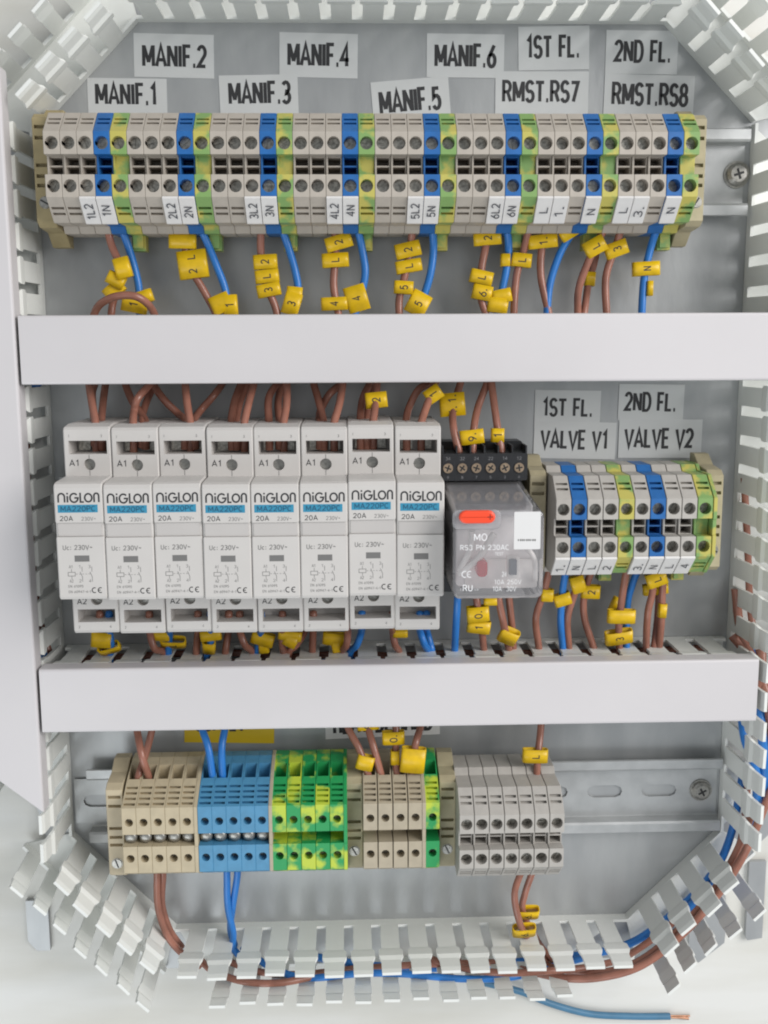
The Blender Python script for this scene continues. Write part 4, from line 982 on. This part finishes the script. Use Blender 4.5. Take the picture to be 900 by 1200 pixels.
# runs in the bottom and right trunking
g2 = 'wires running in the open trunking'
wire('b', [(232, 1122, 8), (250, 1138, 18), (285, 1150, 26), (325, 1152, 27), (365, 1145, 22), (410, 1136, 14), (470, 1132, 9), (540, 1126, 8)], 'brown wire bowing out of the bottom trunking below the blue wires', group=g2)
wire('b', [(262, 1124, 8), (300, 1138, 14), (350, 1142, 16), (420, 1135, 12), (500, 1130, 10), (580, 1128, 8)], 'brown wire lying behind the bowed one in the bottom trunking', group=g2)
wire('u', [(284, 1110, 7), (300, 1122, 12), (322, 1136, 18), (360, 1146, 22), (420, 1141, 22), (470, 1141, 22), (540, 1147, 22), (600, 1145, 20), (650, 1132, 12), (700, 1118, 7)], 'long blue wire running along the bottom trunking', group=g2)
wire('u', [(360, 1120, 7), (440, 1132, 10), (520, 1134, 8), (620, 1126, 6), (720, 1112, 6), (775, 1082, 6), (830, 1030, 6), (856, 980, 6), (872, 900, 6)], 'blue wire deep in the bottom and corner trunking', r=1.8, group=g2)
wire('b', [(500, 1122, 7), (540, 1134, 18), (590, 1140, 26), (640, 1138, 26), (690, 1133, 22), (735, 1120, 14), (790, 1080, 10), (840, 1032, 9), (868, 985, 9), (878, 900, 9)], 'brown wire bowing along the bottom trunking and round the corner', group=g2)
wire('b', [(610, 1136, 12), (660, 1146, 24), (705, 1145, 28), (752, 1131, 30), (798, 1096, 30), (838, 1052, 30), (868, 1008, 30), (890, 960, 30), (910, 900, 24), (912, 820, 18)], 'outer brown wire sweeping round the bottom corner over the fingers', r=1.75, group=g2)
wire('b', [(620, 1128, 8), (690, 1140, 22), (745, 1128, 26), (792, 1092, 26), (834, 1046, 26), (862, 1000, 25), (882, 950, 24), (897, 890, 18), (900, 800, 15)], 'second brown wire sweeping round the bottom corner', group=g2)
wire('u', [(868, 800, 8), (872, 860, 22), (886, 905, 26), (885, 950, 24), (870, 990, 18), (845, 1028, 12), (800, 1070, 9), (760, 1100, 8)], 'blue wire bulging out of the right trunking near the bottom corner', r=2.0, group=g2)
wire('u', [(884, 760, 14), (892, 850, 26), (896, 905, 26), (890, 955, 20), (872, 1000, 12)], 'second blue wire bulging beside the right trunking fingers', r=2.0, group=g2)
wire('b', [(862, 690, 8), (868, 740, 10), (884, 775, 18), (896, 800, 22), (905, 850, 14), (898, 920, 12)], 'brown wire bending at the end of the lower trunking cover', r=2.0, group=g2)
wire('b', [(858, 745, 10), (872, 762, 14), (890, 790, 24), (902, 830, 28), (908, 890, 20)], 'brown wire leaving the lower trunking into the right trunking', r=2.0, group=g2)
wire('b', [(872, 560, 8), (876, 640, 9), (880, 720, 10), (892, 780, 18), (896, 840, 20)], 'long brown wire deep in the right trunking', group=g2)
wire('b', [(892, 745, 22), (893, 790, 26), (885, 820, 24), (899, 850, 18)], 'short brown wire loop beside the lower trunking end', r=1.8, group=g2)
# wire runs added under the lower horizontal cover to make its slots darker
for yy, zz, cc, nm in ((-134.5, 5, 'b', 'brown wire added to darken the slots, on the floor of the trunking under the contactors'), (-138.5, 6, 'u', 'blue wire added to darken the slots, inside the trunking under the contactors'), (-142.5, 8, 'b', 'second brown wire added to darken the slots, inside the trunking under the contactors'),
                       (-136.5, 12, 'b', 'upper brown wire added to darken the slots, resting in the trunking under the contactors'), (-146.5, 5, 'b', 'brown wire added to darken the slots, along the far wall of the trunking under the contactors')):
    pts = [Vector((DX0 + 6 + i * 23.3, yy + random.uniform(-1.2, 1.2), zz + random.uniform(-1, 2))) for i in range(13)]
    c = catmull(pts, 4); mb = MB(); tube(mb, c, 1.55, 10); b_ = c[0]; mb.v = [(x - b_.x, y - b_.y, z - b_.z) for x, y, z in mb.v]
    tag(mb.obj('wire', M_bluew if cc == 'u' else M_brown, None, b_), nm, 'wire', g2)
# left trunking
wire('u', [(64, 432, 8), (44, 450, 12), (28, 470, 16), (20, 520, 14), (24, 620, 12), (32, 700, 12), (48, 760, 14), (70, 790, 12)], 'blue wire inside the covered vertical trunking', group=g2)
wire('b', [(30, 500, 6), (34, 600, 6), (42, 700, 8), (58, 765, 9), (82, 800, 9)], 'brown wire inside the covered vertical trunking', group=g2)
# loose wire on the bench
o = wire('t', [(560, 1150, 2), (610, 1162, 0), (645, 1176, -1.3), (690, 1188, -1.4), (740, 1191, -1.4), (785, 1191, -1.4)], 'loose faded blue wire with bare copper end lying on the bench', group='loose wire')
b0 = Vector(o.location) / MM
mb = MB()
for k in range(5):
    a = random.uniform(0, 6.28); dy = math.sin(a) * .7; dz = math.cos(a) * .6
    e = P(784, 1191, -1.4); f = P(808, 1192 + random.uniform(-1.5, 1.5), -1.6)
    tube(mb, [e + Vector((0, dy, dz)) - b0, (e + f) / 2 + Vector((0, dy * .9, dz * .9)) - b0, f + Vector((random.uniform(-.6, .6), dy, dz)) - b0], .42, 6)
mb.obj('copper_end', M_copper, o)
